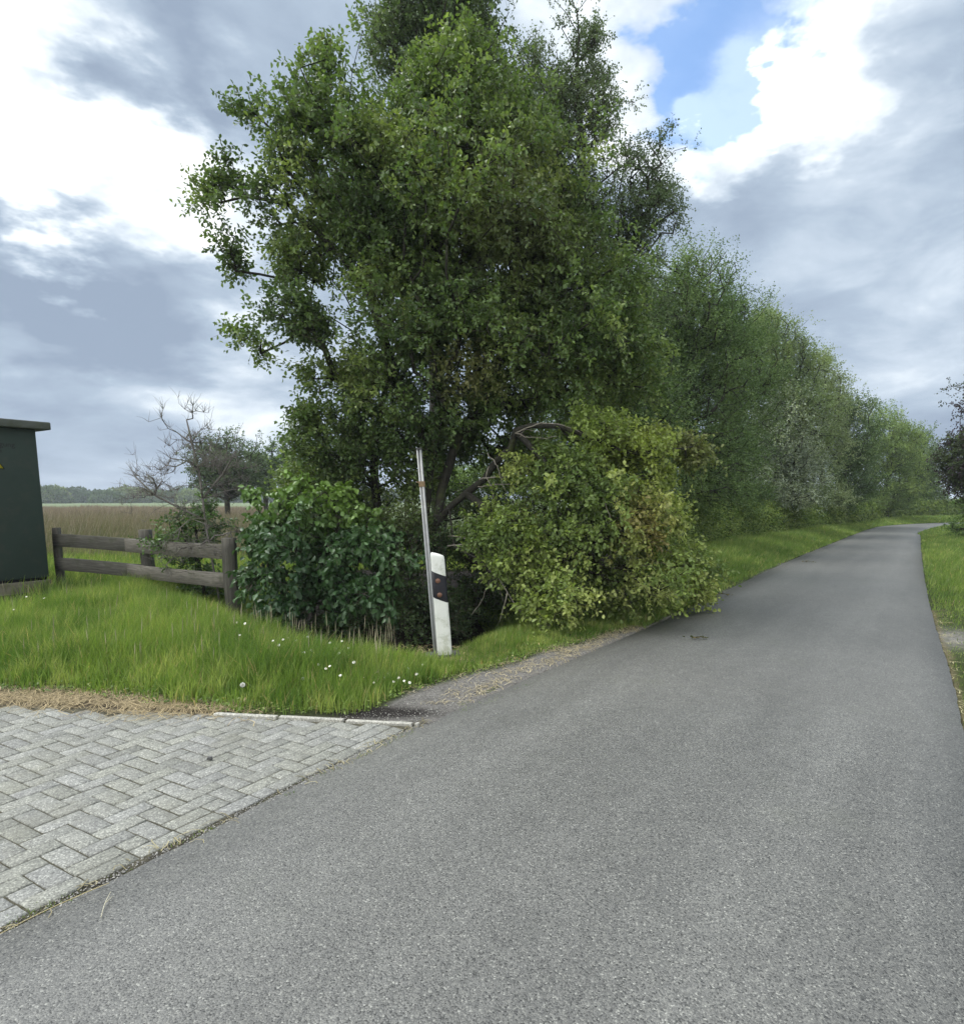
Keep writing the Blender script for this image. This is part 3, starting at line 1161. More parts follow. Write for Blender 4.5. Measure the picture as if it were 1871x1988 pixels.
# right hand verge
S = Soup()
n = 200000
Rarr = at_frac(Rc, 400)
Rarr = Rarr[Rarr[:, 1] > 3.0]
s_ = rng.uniform(0, 1, n) ** 1.7
idx = (s_ * (len(Rarr) - 2)).astype(int)
fr = rng.random(n)
base = Rarr[idx] * (1 - fr[:, None]) + Rarr[idx + 1] * fr[:, None]
tn = unit(Rarr[idx + 1] - Rarr[idx])
nr = np.stack([tn[:, 1], -tn[:, 0]], 1)
off = rng.uniform(0, 1, n) ** .8 * 3.6
pt = base + nr * (off[:, None] + 0.0)
Z = ground_z(pt[:, 0], pt[:, 1])
D_ = np.hypot(pt[:, 0], pt[:, 1])
sx_ = np.exp(-(((pt[:, 0] - G(1862, 1238)[0]) / 0.5) ** 2 + ((pt[:, 1] - G(1862, 1238)[1]) / 0.55) ** 2))
near = np.clip((off + .02) / .08, .3, 1) * np.where(pt[:, 1] < 7.8, np.clip((fbm(pt[:, 0], pt[:, 1], 5, 9) - .15) * 3, .35, 1), 1)
keep = rng.random(n) < near * (1 - np.clip(sx_ * 1.0 * (.5 + fbm(pt[:, 0], pt[:, 1], 6, 19)), 0, .92))
pt, Z, D_, off = pt[keep], Z[keep], D_[keep], off[keep]
H = (0.035 + 0.06 * np.clip(off / .8, 0, 1) + .10 * np.clip((pt[:, 1] - 8) / 3, 0, 1)) * rng.uniform(.6, 1.2, len(off))
yl = np.where(pt[:, 1] < 7.8, .25, .02)
blades(S, pt[:, 0], pt[:, 1], H, np.clip(D_ * .0007, .004, .03) * rng.uniform(.7, 1.3, len(off)), grass_col(pt[:, 0], pt[:, 1], 9) * (1 + yl[:, None] * .2), .45, (.1, 0), Z=Z)
gq = S.make('right_verge_grass', M_grass)
tag(gq, 'mown green grass on the right side of the road', 'grass', kind='stuff')

# ------------------------------------------------------------------ straw litter, flat and tangled
S = Soup()


def straw(cx, cy_, n, sx, sy, ang=0.0, zoff=0.012, cc=(0.42, 0.34, 0.20), ln=(0.04, 0.16)):
    for _ in range(n):
        a, b = random.gauss(0, sx), random.gauss(0, sy)
        x_, y_ = cx + a * math.cos(ang) - b * math.sin(ang), cy_ + a * math.sin(ang) + b * math.cos(ang)
        L = random.uniform(*ln)
        th = random.uniform(0, math.pi)
        k_ = random.gauss(0, 1.2)
        pts = []
        h = random.uniform(0.0, 0.014)
        for q in range(4):
            t_ = q / 3
            pts.append((x_ + math.cos(th + k_ * t_) * L * t_, y_ + math.sin(th + k_ * t_) * L * t_, h * math.sin(t_ * 3.14)))
        straw_list.append((pts, np.array(cc) * random.uniform(.6, 1.25)))


straw_list = []
for q in range(90):
    u = random.uniform(0, 1) ** 0.9
    c = K0 + KD * (-5.0 + u * 5.2) + KN * random.uniform(0.02, 0.30 if u < .8 else .12)
    straw(c[0], c[1], 40, .16, .07, 0, cc=(0.36, 0.29, 0.17), ln=(.05, .2))
for q in range(75):
    y = random.uniform(4.6, 7.4)
    w_ = float(np.interp(y, [4.2, 4.8, 5.6, 6.5, 7.5, 9], [0.5, 0.62, 0.45, 0.32, 0.12, 0.05]))
    i = int(np.argmin(np.abs(Lcs[:, 1] - y)))
    c0 = np.array([np.interp(y, Lc[:, 1], Lc[:, 0]), y]) + RN * random.uniform(0.02, w_ * 1.1)
    straw(c0[0], c0[1], 16, .14, .05, math.atan2(RD[1], RD[0]), cc=(0.42, 0.36, 0.23), ln=(.03, .13))
for q in range(60):            # in the gap between pavers and asphalt
    s_1 = random.uniform(-3.6, 0.2)
    c0 = Lp[1] + PD * s_1 + PN * random.uniform(-0.01, 0.05)
    straw(c0[0], c0[1], random.choice([0, 0, 1, 1, 3, 6]), .06, .012, math.atan2(RD[1], RD[0]), cc=(0.33, 0.29, 0.17), ln=(.03, .11))
for q in range(60):
    c0 = G(862, 1276)[:2] + np.array([random.gauss(0, .22), random.gauss(0, .16)])
    straw(c0[0], c0[1], 22, .1, .06, 0, cc=(0.44, 0.36, 0.2), ln=(.03, .1))
for q in range(34):
    i = random.randrange(len(Rc))
    y = random.uniform(3.6, 8.5)
    c0 = np.array([np.interp(y, Rc[:, 1], Rc[:, 0]), y]) - RN * random.uniform(0.0, .12)
    straw(c0[0], c0[1], 7, .06, .05, 0, cc=(0.46, 0.42, 0.24), ln=(.03, .12))
allp = np.array([s[0] for s in straw_list])
zg = np.maximum(ground_z(allp[..., 0].ravel(), allp[..., 1].ravel()).reshape(allp.shape[:2]), -0.018)
for (pts, cc), zz_ in zip(straw_list, zg):
    p = np.array(pts)
    p[:, 2] += zz_ + 0.008
    tg = np.gradient(p, axis=0)
    s = unit(np.stack([-tg[:, 1], tg[:, 0], np.zeros(4)], 1)) * random.uniform(.0010, .0026)
    Vv = np.concatenate([p - s, p + s])
    S.add(Vv, [[0, 1, 5, 4], [1, 2, 6, 5], [2, 3, 7, 6]], None, cc)
st_o = S.make('straw_litter', M_dry)
tag(st_o, 'dry straw coloured grass clippings along the edges of road and paving', 'straw', kind='stuff')

# moss and weed tufts in the gap and in paver joints
S = Soup()
tufts = [(38, 1782, .07, 400), (400, 1615, .03, 90), (150, 1745, .02, 30), (700, 1470, .05, 160), (560, 1545, .02, 60), (640, 1500, .03, 60), (340, 1640, .03, 50),
         (760, 1440, .05, 120), (800, 1425, .05, 120), (950, 1365, .06, 150), (1020, 1335, .06, 140), (300, 1385, .03, 60), (520, 1402, .04, 90), (900, 1380, .04, 80)]
for (u, v, r_, n_) in tufts:
    c = G(u, v)[:2]
    dir_ = RD
    aa = rng.normal(0, r_ * 1.3, n_)[:, None] * RD + rng.normal(0, r_ * .4, n_)[:, None] * RN
    X, Y = c[0] + aa[:, 0], c[1] + aa[:, 1]
    blades(S, X, Y, rng.uniform(.008, .04, n_), rng.uniform(.002, .005, n_), grass_col(X, Y, 2, .2), .7, (0, 0), Z=np.full(n_, -0.004))
# mossy film in the gap
n_ = 9000
s1 = rng.uniform(-4.2, 3.0, n_)
mask = fbm(s1, s1 * 0, 2.0, 3) > .42
s1 = s1[mask]
c = Lp[1] + PD * s1[:, None] + PN * rng.uniform(0.0, .06, len(s1))[:, None]
blades(S, c[:, 0], c[:, 1], rng.uniform(.006, .02, len(s1)), rng.uniform(.002, .006, len(s1)), grass_col(c[:, 0], c[:, 1], 2, .3) * .8, .8, (0, 0), Z=np.full(len(s1), 0.001))
# random joints
n_ = 320
for q in range(n_):
    ix, iy = random.randint(-45, 0), random.randint(0, 30)
    c = org + PD * ix * BW + PN * (BW + iy * BW)
    if kerb_d(c[0], c[1]) > -.1:
        continue
    m_ = random.randint(8, 40)
    al = RD if random.random() < .5 else RN
    aa = rng.normal(0, .025, m_)[:, None] * al
    blades(S, c[0] + aa[:, 0], c[1] + aa[:, 1], rng.uniform(.003, .012, m_), rng.uniform(.002, .004, m_), grass_col(c[0] + aa[:, 0], c[1] + aa[:, 1], 2, .2) * .8, .7, (0, 0), Z=np.full(m_, 0.002))
ms = S.make('moss_tufts', M_grass)
tag(ms, 'moss and tiny weed tufts in the gap between paving and asphalt', 'moss', kind='stuff')

# loose grit on the shoulder
S = Soup()
n_ = 2600
y = rng.uniform(4.25, 7.0, n_)
ww = np.interp(y, [4.2, 4.8, 5.6, 6.5, 7.5, 9], [0.5, 0.62, 0.45, 0.32, 0.12, 0.05])
c = np.stack([np.interp(y, Lc[:, 1], Lc[:, 0]), y], 1) + RN * (rng.uniform(0, 1, n_) * ww)[:, None]
z = ground_z(c[:, 0], c[:, 1])
oct_v = np.array([[1, 0, 0], [-1, 0, 0], [0, 1, 0], [0, -1, 0], [0, 0, .7], [0, 0, -.7]], float)
oct_f = np.array([[0, 2, 4], [2, 1, 4], [1, 3, 4], [3, 0, 4], [2, 0, 5], [1, 2, 5], [3, 1, 5], [0, 3, 5]])
n2_ = 2600
s2 = rng.uniform(-4.0, 0.3, n2_)
c2_ = Lp[1] + PD * s2[:, None] + PN * rng.normal(.025, .02, n2_)[:, None]
n3_ = 500
c3_ = np.array([K1 + KD * q_ + KN * abs(w_) for q_, w_ in zip(rng.uniform(-.6, .35, n3_), rng.normal(0, .16, n3_))])
c = np.concatenate([c, c2_, c3_])
z = np.concatenate([z, np.full(n2_, .001), ground_z(c3_[:, 0], c3_[:, 1])])
n_ = len(c)
r_ = rng.uniform(.0018, .007, n_)
Vv = (oct_v[None] * r_[:, None, None]) * rng.uniform(.6, 1.2, (n_, 6, 1)) + np.concatenate([c, (z + .003)[:, None]], 1)[:, None]
S.add(Vv.reshape(-1, 3), None, (np.arange(n_)[:, None, None] * 6 + oct_f[None]).reshape(-1, 3),
      np.repeat(np.array([.30, .29, .27]) * rng.uniform(.4, 1.5, (n_, 1)), 6, 0))
gt = S.make('gravel', M_dry)
tag(gt, 'loose pale grit along the left edge of the asphalt', 'gravel', kind='stuff')

# ------------------------------------------------------------------ reed field and far woodland
S = Soup()
n = 110000
Y = 15.0 + (rng.uniform(0, 1, n) ** 1.5) * 55
X = -Y * rng.uniform(0.30, 0.98, n) - 0.5
H = rng.uniform(0.50, 1.02, n) * np.clip((Y - 15) / 5, .55, 1)
H *= 0.6 + .7 * fbm(X, Y, .35, 3)
cA, cB, cC_ = np.array([0.21, 0.180, 0.145]), np.array([0.135, 0.160, 0.070]), np.array([0.29, 0.26, 0.19])
f = np.clip(rng.normal(.1, .3, n) + (Y - 22) / 30 + 1.2 * (fbm(X, Y, .3, 6) - .5), 0, 1)[:, None]
Cc = cB * (1 - f) + cA * f
mk = rng.random(n) < .2
Cc[mk] = cC_
wdt = np.clip(Y * .0009, .012, .06) * rng.uniform(.6, 1.3, n)
blades(S, X, Y, H, wdt, Cc, .16, (.14, 0), Z=np.zeros(n), tipc=(0.26, 0.17, 0.14))
rd = S.make('reeds', M_dry)
tag(rd, 'brownish reed field stretching away behind the fence', 'reeds', kind='stuff')

S = Soup()
for q in range(70):
    ang = -0.95 + q / 70 * 0.75
    d0 = 270 + random.uniform(-12, 12)
    cx, cyy = d0 * math.sin(ang), d0 * math.cos(ang)
    h = random.uniform(3.4, 6.2)
    rr = random.uniform(3.5, 6.5)
    m_ = 900
    dd = rdir(m_)
    dd[:, 2] = np.abs(dd[:, 2])
    pp = np.array([cx, cyy, 0]) + dd * np.array([rr, rr, h]) * rng.uniform(.75, 1.05, (m_, 1))
    cc = np.array([[.055, .085, .038], [.095, .125, .045], [.050, .078, .045]][random.randrange(3)]) * random.uniform(.85, 1.2)
    leaves(S, pp, dd + rng.normal(0, .4, (m_, 3)), rdir(m_), rng.uniform(.6, 1.1, m_), rng.uniform(.5, .9, m_), np.tile(cc, (m_, 1)) * rng.uniform(.7, 1.3, (m_, 1)), 1)
fw = S.make('distant_woodland', M_leaf_far)
tag(fw, 'low line of distant woods on the horizon beyond the field', 'woods', kind='stuff')


# ------------------------------------------------------------------ simple materials
def plain(name, c, rough=.6, spec=.3, metal=0, var=.15, scale=8, bump=.1, dirt=None):
    m, t, out = mat_base(name)
    co = t.new('ShaderNodeTexCoord').outputs['Object']
    n = t.noise(co, scale, 6, .65)
    cc = t.ramp(n, [(.25, tuple(x * (1 - var) for x in c)), (.75, tuple(x * (1 + var) for x in c))])
    if dirt:
        cc = t.mix(t.maprange(t.noise(co, dirt[1], 6, .7), .48, .66, 0, dirt[2]), cc, dirt[0])
    principled(t, out, cc, rough, spec, metal, t.noise(co, scale * 8, 4, .7), bump, .004)
    return m


M_cab = plain('cabinet_paint', (0.024, 0.041, 0.034), .55, .35, 0, .12, 2.5, .12, ((.05, .055, .045), 4, .35))
M_roof = plain('cabinet_roof', (0.085, 0.095, 0.085), .75, .25, 0, .25, 6, .25, ((.06, .07, .03), 5, .5))
M_conc = plain('plinth_concrete', (0.17, 0.16, 0.12), .9, .2, 0, .2, 9, .5, ((.07, .08, .04), 4, .6))
M_yel = plain('warning_yellow', (0.70, 0.60, 0.03), .5, .3, 0, .08, 6, .02)
M_blk = plain('sign_black', (0.012, 0.012, 0.014), .5, .3, 0, .1, 6, .02)
M_white = plain('post_white', (0.68, 0.69, 0.65), .55, .35, 0, .07, 10, .12, ((.34, .36, .26), 9, .55))
M_band = plain('post_black', (0.010, 0.010, 0.013), .55, .2, 0, .2, 10, .05)
M_refl = plain('old_reflector', (0.15, 0.070, 0.042), .5, .5, 0, .25, 30, .2)
M_rub = plain('rubber_foot', (0.07, 0.07, 0.072), .85, .2, 0, .2, 20, .4)
M_galv = plain('galvanised_steel', (0.27, 0.28, 0.28), .5, .5, .5, .18, 14, .12, ((.25, .25, .22), 20, .5))
M_rust = plain('rusty_clamp', (0.24, 0.17, 0.10), .8, .2, .2, .35, 25, .3)


def wood_mat(name):
    m, t, out = mat_base(name)
    a = t.new('ShaderNodeAttribute', attribute_name='col').outputs['Color']
    co = t.new('ShaderNodeTexCoord').outputs['UV']
    tco = t.new('ShaderNodeAttribute', attribute_name='grain').outputs['Vector']
    mp = t.new('ShaderNodeMapping')
    mp.inputs['Scale'].default_value = (2.2, 34, 34)
    t.l.new(tco, mp.inputs[0])
    n = t.noise(mp.outputs[0], 1.6, 7, .65, .6)
    c = t.vmath('SCALE', a, t.maprange(n, .3, .7, .5, 1.4, False))
    g_ = t.noise(tco, 5, 5, .6)
    c = t.mix(t.maprange(g_, .5, .7, 0, .45), c, (.05, .06, .028))
    principled(t, out, c, .85, .2, 0, n, .5, .006)
    return m


M_wood = wood_mat('weathered_wood')


def plank(name, p0, p1, thick, height, parent, cc=(.135, .118, .095), nseg=10):
    """board from p0 to p1 (centre line), slightly warped"""
    p0, p1 = np.array(p0, float), np.array(p1, float)
    d = p1 - p0
    L = np.linalg.norm(d)
    ax = d / L
    up = (np.array([0, 0, 1.0]) if abs(ax[2]) < .9 else np.array([1.0, .25, 0]))
    up = up - ax * (up @ ax)
    up /= np.linalg.norm(up)
    sd_ = np.cross(ax, up)
    V, gr_ = [], []
    sec = [(-1, -1), (-.86, -1), (.86, -1), (1, -.97), (1, .97), (.86, 1), (-.86, 1), (-1, .97)]
    ph = random.uniform(0, 9)
    for i in range(nseg + 1):
        t = i / nseg
        wv = .005 * math.sin(t * 5 + ph)
        for (a, b) in sec:
            e = .002 * random.uniform(-1, 1)
            V.append(p0 + d * t + up * (b * height / 2 + wv + e) + sd_ * (a * thick / 2 + wv * .6))
            gr_.append((t * L + ph, b * height / 2, a * thick / 2 + ph))
    k = len(sec)
    Q = [[i * k + j, i * k + (j + 1) % k, (i + 1) * k + (j + 1) % k, (i + 1) * k + j] for i in range(nseg) for j in range(k)]
    caps = [list(range(k))[::-1], [nseg * k + j for j in range(k)]]
    o = build(name, V, [np.array(Q), np.array(caps)], M_wood, parent, np.tile(np.array(cc), (len(V), 1)))
    a_ = o.data.attributes.new('grain', 'FLOAT_VECTOR', 'POINT')
    a_.data.foreach_set('vector', np.array(gr_, dtype=np.float32).ravel())
    return o


# ------------------------------------------------------------------ transformer cabinet
Zpl = 0.24
cor = G(99, 1153)
D3 = np.array([RD[0], RD[1], 0])
N3 = np.array([RN[0], RN[1], 0])
root = empty('transformer_cabinet', cor, 'dark green electricity cabinet with overhanging roof at the left edge', 'electricity cabinet')
LEN, DEP = 2.6, 1.7
ctop = P(66, 834, cor[1])[2]
cc_ = cor - D3 * LEN / 2 + N3 * DEP / 2
S = Soup()
box_mesh(S, cc_ + np.array([0, 0, (Zpl + .045 + ctop) / 2]), D3, N3, (0, 0, 1), LEN / 2, DEP / 2, (ctop - Zpl - .045) / 2, None, bev=.012)
S.make('body', M_cab, root)
S = Soup()
box_mesh(S, cc_ + np.array([0, 0, Zpl + .022]), D3, N3, (0, 0, 1), LEN / 2 - .02, DEP / 2 - .02, .024)
S.make('base_rail', M_band, root)
S = Soup()
box_mesh(S, cc_ + np.array([0, 0, Zpl / 2 - .05]), D3, N3, (0, 0, 1), LEN / 2 + .02, DEP / 2 + .02, Zpl / 2 + .05, None, bev=.01)
S.make('plinth', M_conc, root)
S = Soup()
box_mesh(S, cc_ + np.array([0, 0, ctop + .062]), D3, N3, (0, 0, 1), LEN / 2 + .17, DEP / 2 + .13, .062, None, bev=.022)
S.make('roof', M_roof, root)
# door leaf seams on the long side (outside the picture to the left)
fn = -N3
for k_ in (1.3, 2.45):
    S = Soup()
    box_mesh(S, cor - D3 * k_ + fn * .004 + np.array([0, 0, (Zpl + ctop) / 2]), D3, N3, (0, 0, 1), .006, .004, (ctop - Zpl) / 2 - .12)
    S.make('door_seam', M_band, root)


def on_face(u, v):
    """point of the long cabinet side seen at pixel"""
    r = ray(u, v)
    o_ = np.array([0, 0, EYE])
    t = ((cor - o_) @ fn) / (r @ fn)
    return o_ + r * t


apR = on_face(10.0, 911)
ap0 = on_face(10.0, 911) - D3 * .21
tri_r = apR
side = .42
tl = tri_r - D3 * side
tt_ = tri_r - D3 * side / 2 + np.array([0, 0, side * .87])
for nm, gro, mt, off in (('warning_sign', 0.0, M_blk, .003), ('sign_face', .035, M_yel, .006)):
    cen = (tri_r + tl + tt_) / 3
    pts = [cen + (q - cen) * (1 - gro * 3.2 / .42 * .42) for q in (tl, tri_r, tt_)]
    V = [p + fn * off for p in pts] + [p + fn * (off - .003) for p in pts]
    if nm == 'warning_sign':
        sign = build(nm, V, [np.array([[0, 1, 2], [5, 4, 3]]), np.array([[0, 3, 4, 1], [1, 4, 5, 2], [2, 5, 3, 0]])], mt, root)
    else:
        o = build(nm, V, [np.array([[0, 1, 2], [5, 4, 3]]), np.array([[0, 3, 4, 1], [1, 4, 5, 2], [2, 5, 3, 0]])], mt)
        o.parent = sign
        o.matrix_parent_inverse = (Matrix.Translation(root.location)).inverted() @ Matrix.Identity(4)
        o.matrix_parent_inverse = Matrix.Identity(4)
        o.location = (0, 0, 0)
        FACE = o
# lightning flash on the sign
cen = (tri_r + tl + tt_) / 3
zig = [(-.02, .12), (.035, .12), (.005, .045), (.045, .045), (-.035, -.09), (-.008, .012), (-.045, .012)]
V = [cen + D3 * a_ + np.array([0, 0, b_]) + fn * .009 for a_, b_ in zig]
o = build('bolt_mark', V, [np.array([[0, 1, 2], [0, 2, 6], [2, 3, 5], [2, 5, 6], [3, 4, 5]])], M_blk)
o.parent = sign
for o in (FACE, o):
    o.matrix_parent_inverse = Matrix.Identity(4)
    # undo the parent chain so the mesh stays where it was modelled (cabinet root only translates)
    o.matrix_parent_inverse = Matrix.Identity(4)


def text_on_face(txt, pr, size, parent):
    cu = bpy.data.curves.new('lettering', 'FONT')
    cu.body = txt
    cu.size = size
    cu.align_x = 'RIGHT'
    cu.extrude = .0008
    tmp = bpy.data.objects.new('tmp', cu)
    col.objects.link(tmp)
    bpy.context.view_layer.update()
    dg = bpy.context.evaluated_depsgraph_get()
    me = bpy.data.meshes.new_from_object(tmp.evaluated_get(dg))
    bpy.data.objects.remove(tmp)
    Mx = Matrix(((D3[0], 0, fn[0], pr[0]), (D3[1], 0, fn[1], pr[1]), (0, 1, 0, pr[2]), (0, 0, 0, 1)))
    me.transform(Mx)
    me.materials.clear()
    return link_mesh('lettering', me, M_blk, parent)


text_on_face('Stromversorgung', on_face(29, 868) + fn * .002, .105, root)
text_on_face('AG', on_face(4, 878) + fn * .002, .105, root)

# ------------------------------------------------------------------ wooden fence
fl = np.array([(113 - PX) / 114, 10.5, 0])
fm = np.array([(286 - PX) / 119, 10.05, 0])
frp = np.array([(442 - PX) / 141.7, 8.5, 0])
root = empty('wooden_fence', fm, 'weathered two rail wooden fence beside the green cabinet', 'fence')
WPOST = (.092, .087, .074)
for p, h_, w_ in ((fl, 1.08, .10), (fm, 1.07, .16), (frp, 1.03, .165)):
    plank('post', p + np.array([0, 0, -.2]), p + np.array([0.0, 0, h_]), w_, w_ * .95, root, WPOST, 8)
for (za, zb) in ((0.955, 0.94), (0.545, 0.535)):
    pass
nl_ = unit(np.cross(fm - fl, np.array([0, 0, 1.0]))[None])[0]
nl_ = nl_ if nl_[1] < 0 else -nl_
nr_ = unit(np.cross(frp - fm, np.array([0, 0, 1.0]))[None])[0]
nr_ = nr_ if nr_[1] < 0 else -nr_
for zc in (.86, .455):
    a_ = fl + nl_ * .0 + np.array([.0, 0, zc + .02])
    b_ = fm + nl_ * .105 + np.array([.02, 0, zc - .05])
    plank('rail', a_ + (a_ - b_) * .0 + nl_ * .07, b_, .035, .215, root, (.105, .100, .085))
    c_ = fm + nr_ * .15 + np.array([-.32, .16, zc - .05])
    d_ = frp + nr_ * .02 + np.array([-.03, .0, zc - .02])
    plank('rail', c_, d_, .035, .205, root, (.155, .143, .120))
c_ = frp + np.array([.06, .05, .435])
plank('rail', c_, c_ + np.array([.36, -.20, -.03]), .035, .2, root, (.11, .095, .075), 5)

# ------------------------------------------------------------------ delineator post
base = G(864, 1276)
root = empty('delineator_post', base, 'white plastic roadside marker post with black band, standing at the verge corner', 'marker post')
TILT = 0.058


def post_pt(x, y, z):
    return base + np.array([x - z * math.sin(TILT), y + z * .01, z * math.cos(TILT)])


# rounded triangular section, wide face to the road user
sec = []
for th in np.linspace(0, 2 * math.pi, 25)[:-1]:
    cxx = math.cos(th)
    syy = math.sin(th)
    xx = .062 * math.copysign(abs(cxx) ** .55, cxx)
    yy = .045 * math.copysign(abs(syy) ** .8, syy)
    if yy > 0:
        xx *= (1 - .55 * yy / .045)
    sec.append((xx, yy))
sec = np.array(sec)
yaw = R(14)
rot = np.array([[math.cos(yaw), -math.sin(yaw)], [math.sin(yaw), math.cos(yaw)]])
sec = sec @ rot.T * 1.12


def loft(name, mat, parent, levels, grow_=0.0, cap=True):
    """levels: list of (z, slant, scale): z at section x=0, slant per metre of x"""
    V, Q = [], []
    k = len(sec)
    for (z, sl_, sc_) in levels:
        for (x_, y_) in sec * sc_ * (1 + grow_):
            V.append(post_pt(x_, y_, z + sl_ * x_))
    for i in range(len(levels) - 1):
        for j in range(k):
            Q.append([i * k + j, i * k + (j + 1) % k, (i + 1) * k + (j + 1) % k, (i + 1) * k + j])
    F = [np.array(Q)]
    if cap:
        F.append(np.array([[(len(levels) - 1) * k + j for j in range(k)]]))
    o = build(name, V, F, mat, parent, smooth=False)
    return o


pz = FPX / base[1]
HT = 1.035
loft('body', M_white, root, [(-.02, 0, 1.04), (.3, 0, 1.03), (.62, 0, 1.0), (HT - .045, -.22, .97), (HT - .015, -.28, .93), (HT, -.3, .80)])
zb1, zb2 = .585, .845
loft('black_band', M_band, root, [(zb1, -.42, 1.0), (zb2, -.42, 1.0)], .035)
for (z_, xo) in ((.775, -.004), (.635, .002)):
    S = Soup()
    cpt_ = post_pt(xo, -.0535, z_)
    k = 20
    V = []
    for (rr_, yy_) in ((.024, .004), (.024, -.002), (.020, -.006)):
        for j in range(k):
            th = j / k * 6.2832
            px_, pz_ = rr_ * math.cos(th), rr_ * math.sin(th)
            V.append(cpt_ + np.array([px_ * math.cos(yaw), px_ * math.sin(yaw) + yy_, pz_]))
    Q = [[i * k + j, i * k + (j + 1) % k, (i + 1) * k + (j + 1) % k, (i + 1) * k + j] for i in range(2) for j in range(k)]
    build('reflector', V, [np.array(Q), np.array([[2 * k + j for j in range(k)]])], M_refl, root)
S = Soup()
bx_ = base + np.array([-.03, .02, .018])
box_mesh(S, bx_, (math.cos(.25), math.sin(.25), 0), (-math.sin(.25), math.cos(.25), 0), (0, 0, 1), .17, .10, .017, None, bev=.010)
S.make('foot_plate', M_rub, root)

# ------------------------------------------------------------------ leaning steel pole
pb = G(846, 1262)
pt_ = P(813.3, 871.5, pb[1] + .03)
root = empty('steel_pole', pb, 'thin leaning galvanised steel pole right behind the white marker post', 'pole')
S = Soup()
ax = unit((pt_ - pb)[None])[0]
sx_ = unit(np.cross(ax, np.array([0, -1, 0]))[None])[0] * -1
fy = np.cross(sx_, ax)
prof = [(-.024, -.016), (-.009, -.016), (-.009, -.002), (.009, -.002), (.009, -.016), (.024, -.016), (.024, .016), (-.024, .016)]
V = []
for t in (-.06, 1.0):
    for (a_, b_) in prof:
        V.append(pb + (pt_ - pb) * t + sx_ * a_ + fy * b_ * (-1 if fy[1] > 0 else 1) * -1)
k = 8
Q = [[j, (j + 1) % k, k + (j + 1) % k, k + j] for j in range(k)]
build('channel_post', V, [np.array(Q), np.array([[k + j for j in range(k)]])], M_galv, root)
S = Soup()
box_mesh(S, pb + (pt_ - pb) * .83, sx_, fy, ax, .029, .022, .028, None, bev=.004)
S.make('clamp', M_rust, root)
S = Soup()
tube(S, [pb + (pt_ - pb) * .84 + sx_ * .02, pb + (pt_ - pb) * .84 + sx_ * .055], .006, 8)
S.make('bolt', M_rust, root)
S = Soup()
box_mesh(S, pt_ + ax * .002, sx_, fy, ax, .027, .020, .008, None, bev=.002)
S.make('end_cap', M_rub, root)


# ------------------------------------------------------------------ trees and shrubs
def tr(*pts):
    """limb centre line from (u, v, Y) pixel+distance triples, refined"""
    p = np.array([P(*q) for q in pts])
    out = []
    for i in range(len(p) - 1):
        k = max(1, int(np.linalg.norm(p[i + 1] - p[i]) / .3))
        for q in range(k):
            out.append(p[i] + (p[i + 1] - p[i]) * q / k + (rng.normal(0, .015, 3) if i + q else 0))
    out.append(p[-1])
    return out


def gtr(u, Y, *pts):
    b = P(u, 968, Y)
    b[2] = -.05
    first = [b]
    rest = tr(*pts)
    k = max(1, int(np.linalg.norm(rest[0] - b) / .3))
    return [b + (rest[0] - b) * q / k for q in range(k)] + rest


PAL_BIG = [(.046, .078, .026), (.074, .118, .036), (.100, .148, .044), (.155, .200, .062)]
big_lobes = [
    (880, 190, 9.2, 120, 115, 1.2), (960, 210, 9.3, 90, 90, 1.0), (760, 300, 9.0, 110, 125, 1.2), (650, 290, 9.0, 105, 95, 1.1), (560, 280, 9.0, 62, 62, .7, .5),
    (640, 150, 9.0, 42, 66, .5, .6), (490, 225, 9.0, 42, 40, .4, .45), (610, 215, 9.0, 42, 40, .5, .4),
    (455, 330, 9.0, 40, 42, .5, .45), (440, 400, 9.0, 42, 62, .5, .6), (450, 490, 9.0, 40, 45, .4, .7), (530, 390, 9.0, 60, 80, .6, .28),
    (620, 440, 9.0, 90, 90, 1.0, .8), (580, 520, 9.0, 66, 48, .7, .9), (730, 470, 9.0, 100, 110, 1.3), (870, 430, 9.0, 180, 170, 1.7), (1040, 360, 9.4, 120, 140, 1.3),
    (1110, 520, 9.2, 110, 130, 1.4), (960, 560, 9.2, 130, 120, 1.6), (575, 625, 8.9, 84, 52, .7, 1.05), (490, 662, 8.9, 42, 28, .4, .8), (770, 620, 8.9, 90, 90, 1.2, .8),
    (930, 680, 8.9, 170, 110, 1.5), (1130, 660, 9.2, 120, 110, 1.3), (1230, 720, 9.6, 70, 75, 1.0), (1180, 590, 9.6, 70, 110, 1.0),
    (632, 730, 8.9, 44, 50, .6, .9), (640, 830, 9.2, 84, 50, .8), (760, 780, 9.0, 100, 80, 1.1), (900, 800, 9.2, 120, 55, 1.1), (1100, 770, 9.4, 130, 60, 1.0, .8),
    (720, 890, 9.4, 110, 55, .9, .6), (620, 890, 9.6, 70, 55, .7, .9), (740, 860, 9.6, 110, 50, .9, .7), (780, 950, 9.8, 90, 50, .7, .55), (640, 940, 9.9, 80, 50, .7, .8),
    (710, 720, 9.0, 50, 50, .7, .7), (870, 880, 10.0, 110, 50, .7, .6), (960, 860, 9.8, 90, 40, .6, .8), (800, 880, 9.0, 60, 40, .4, .5), (1010, 900, 10.4, 90, 50, .7, .7)]
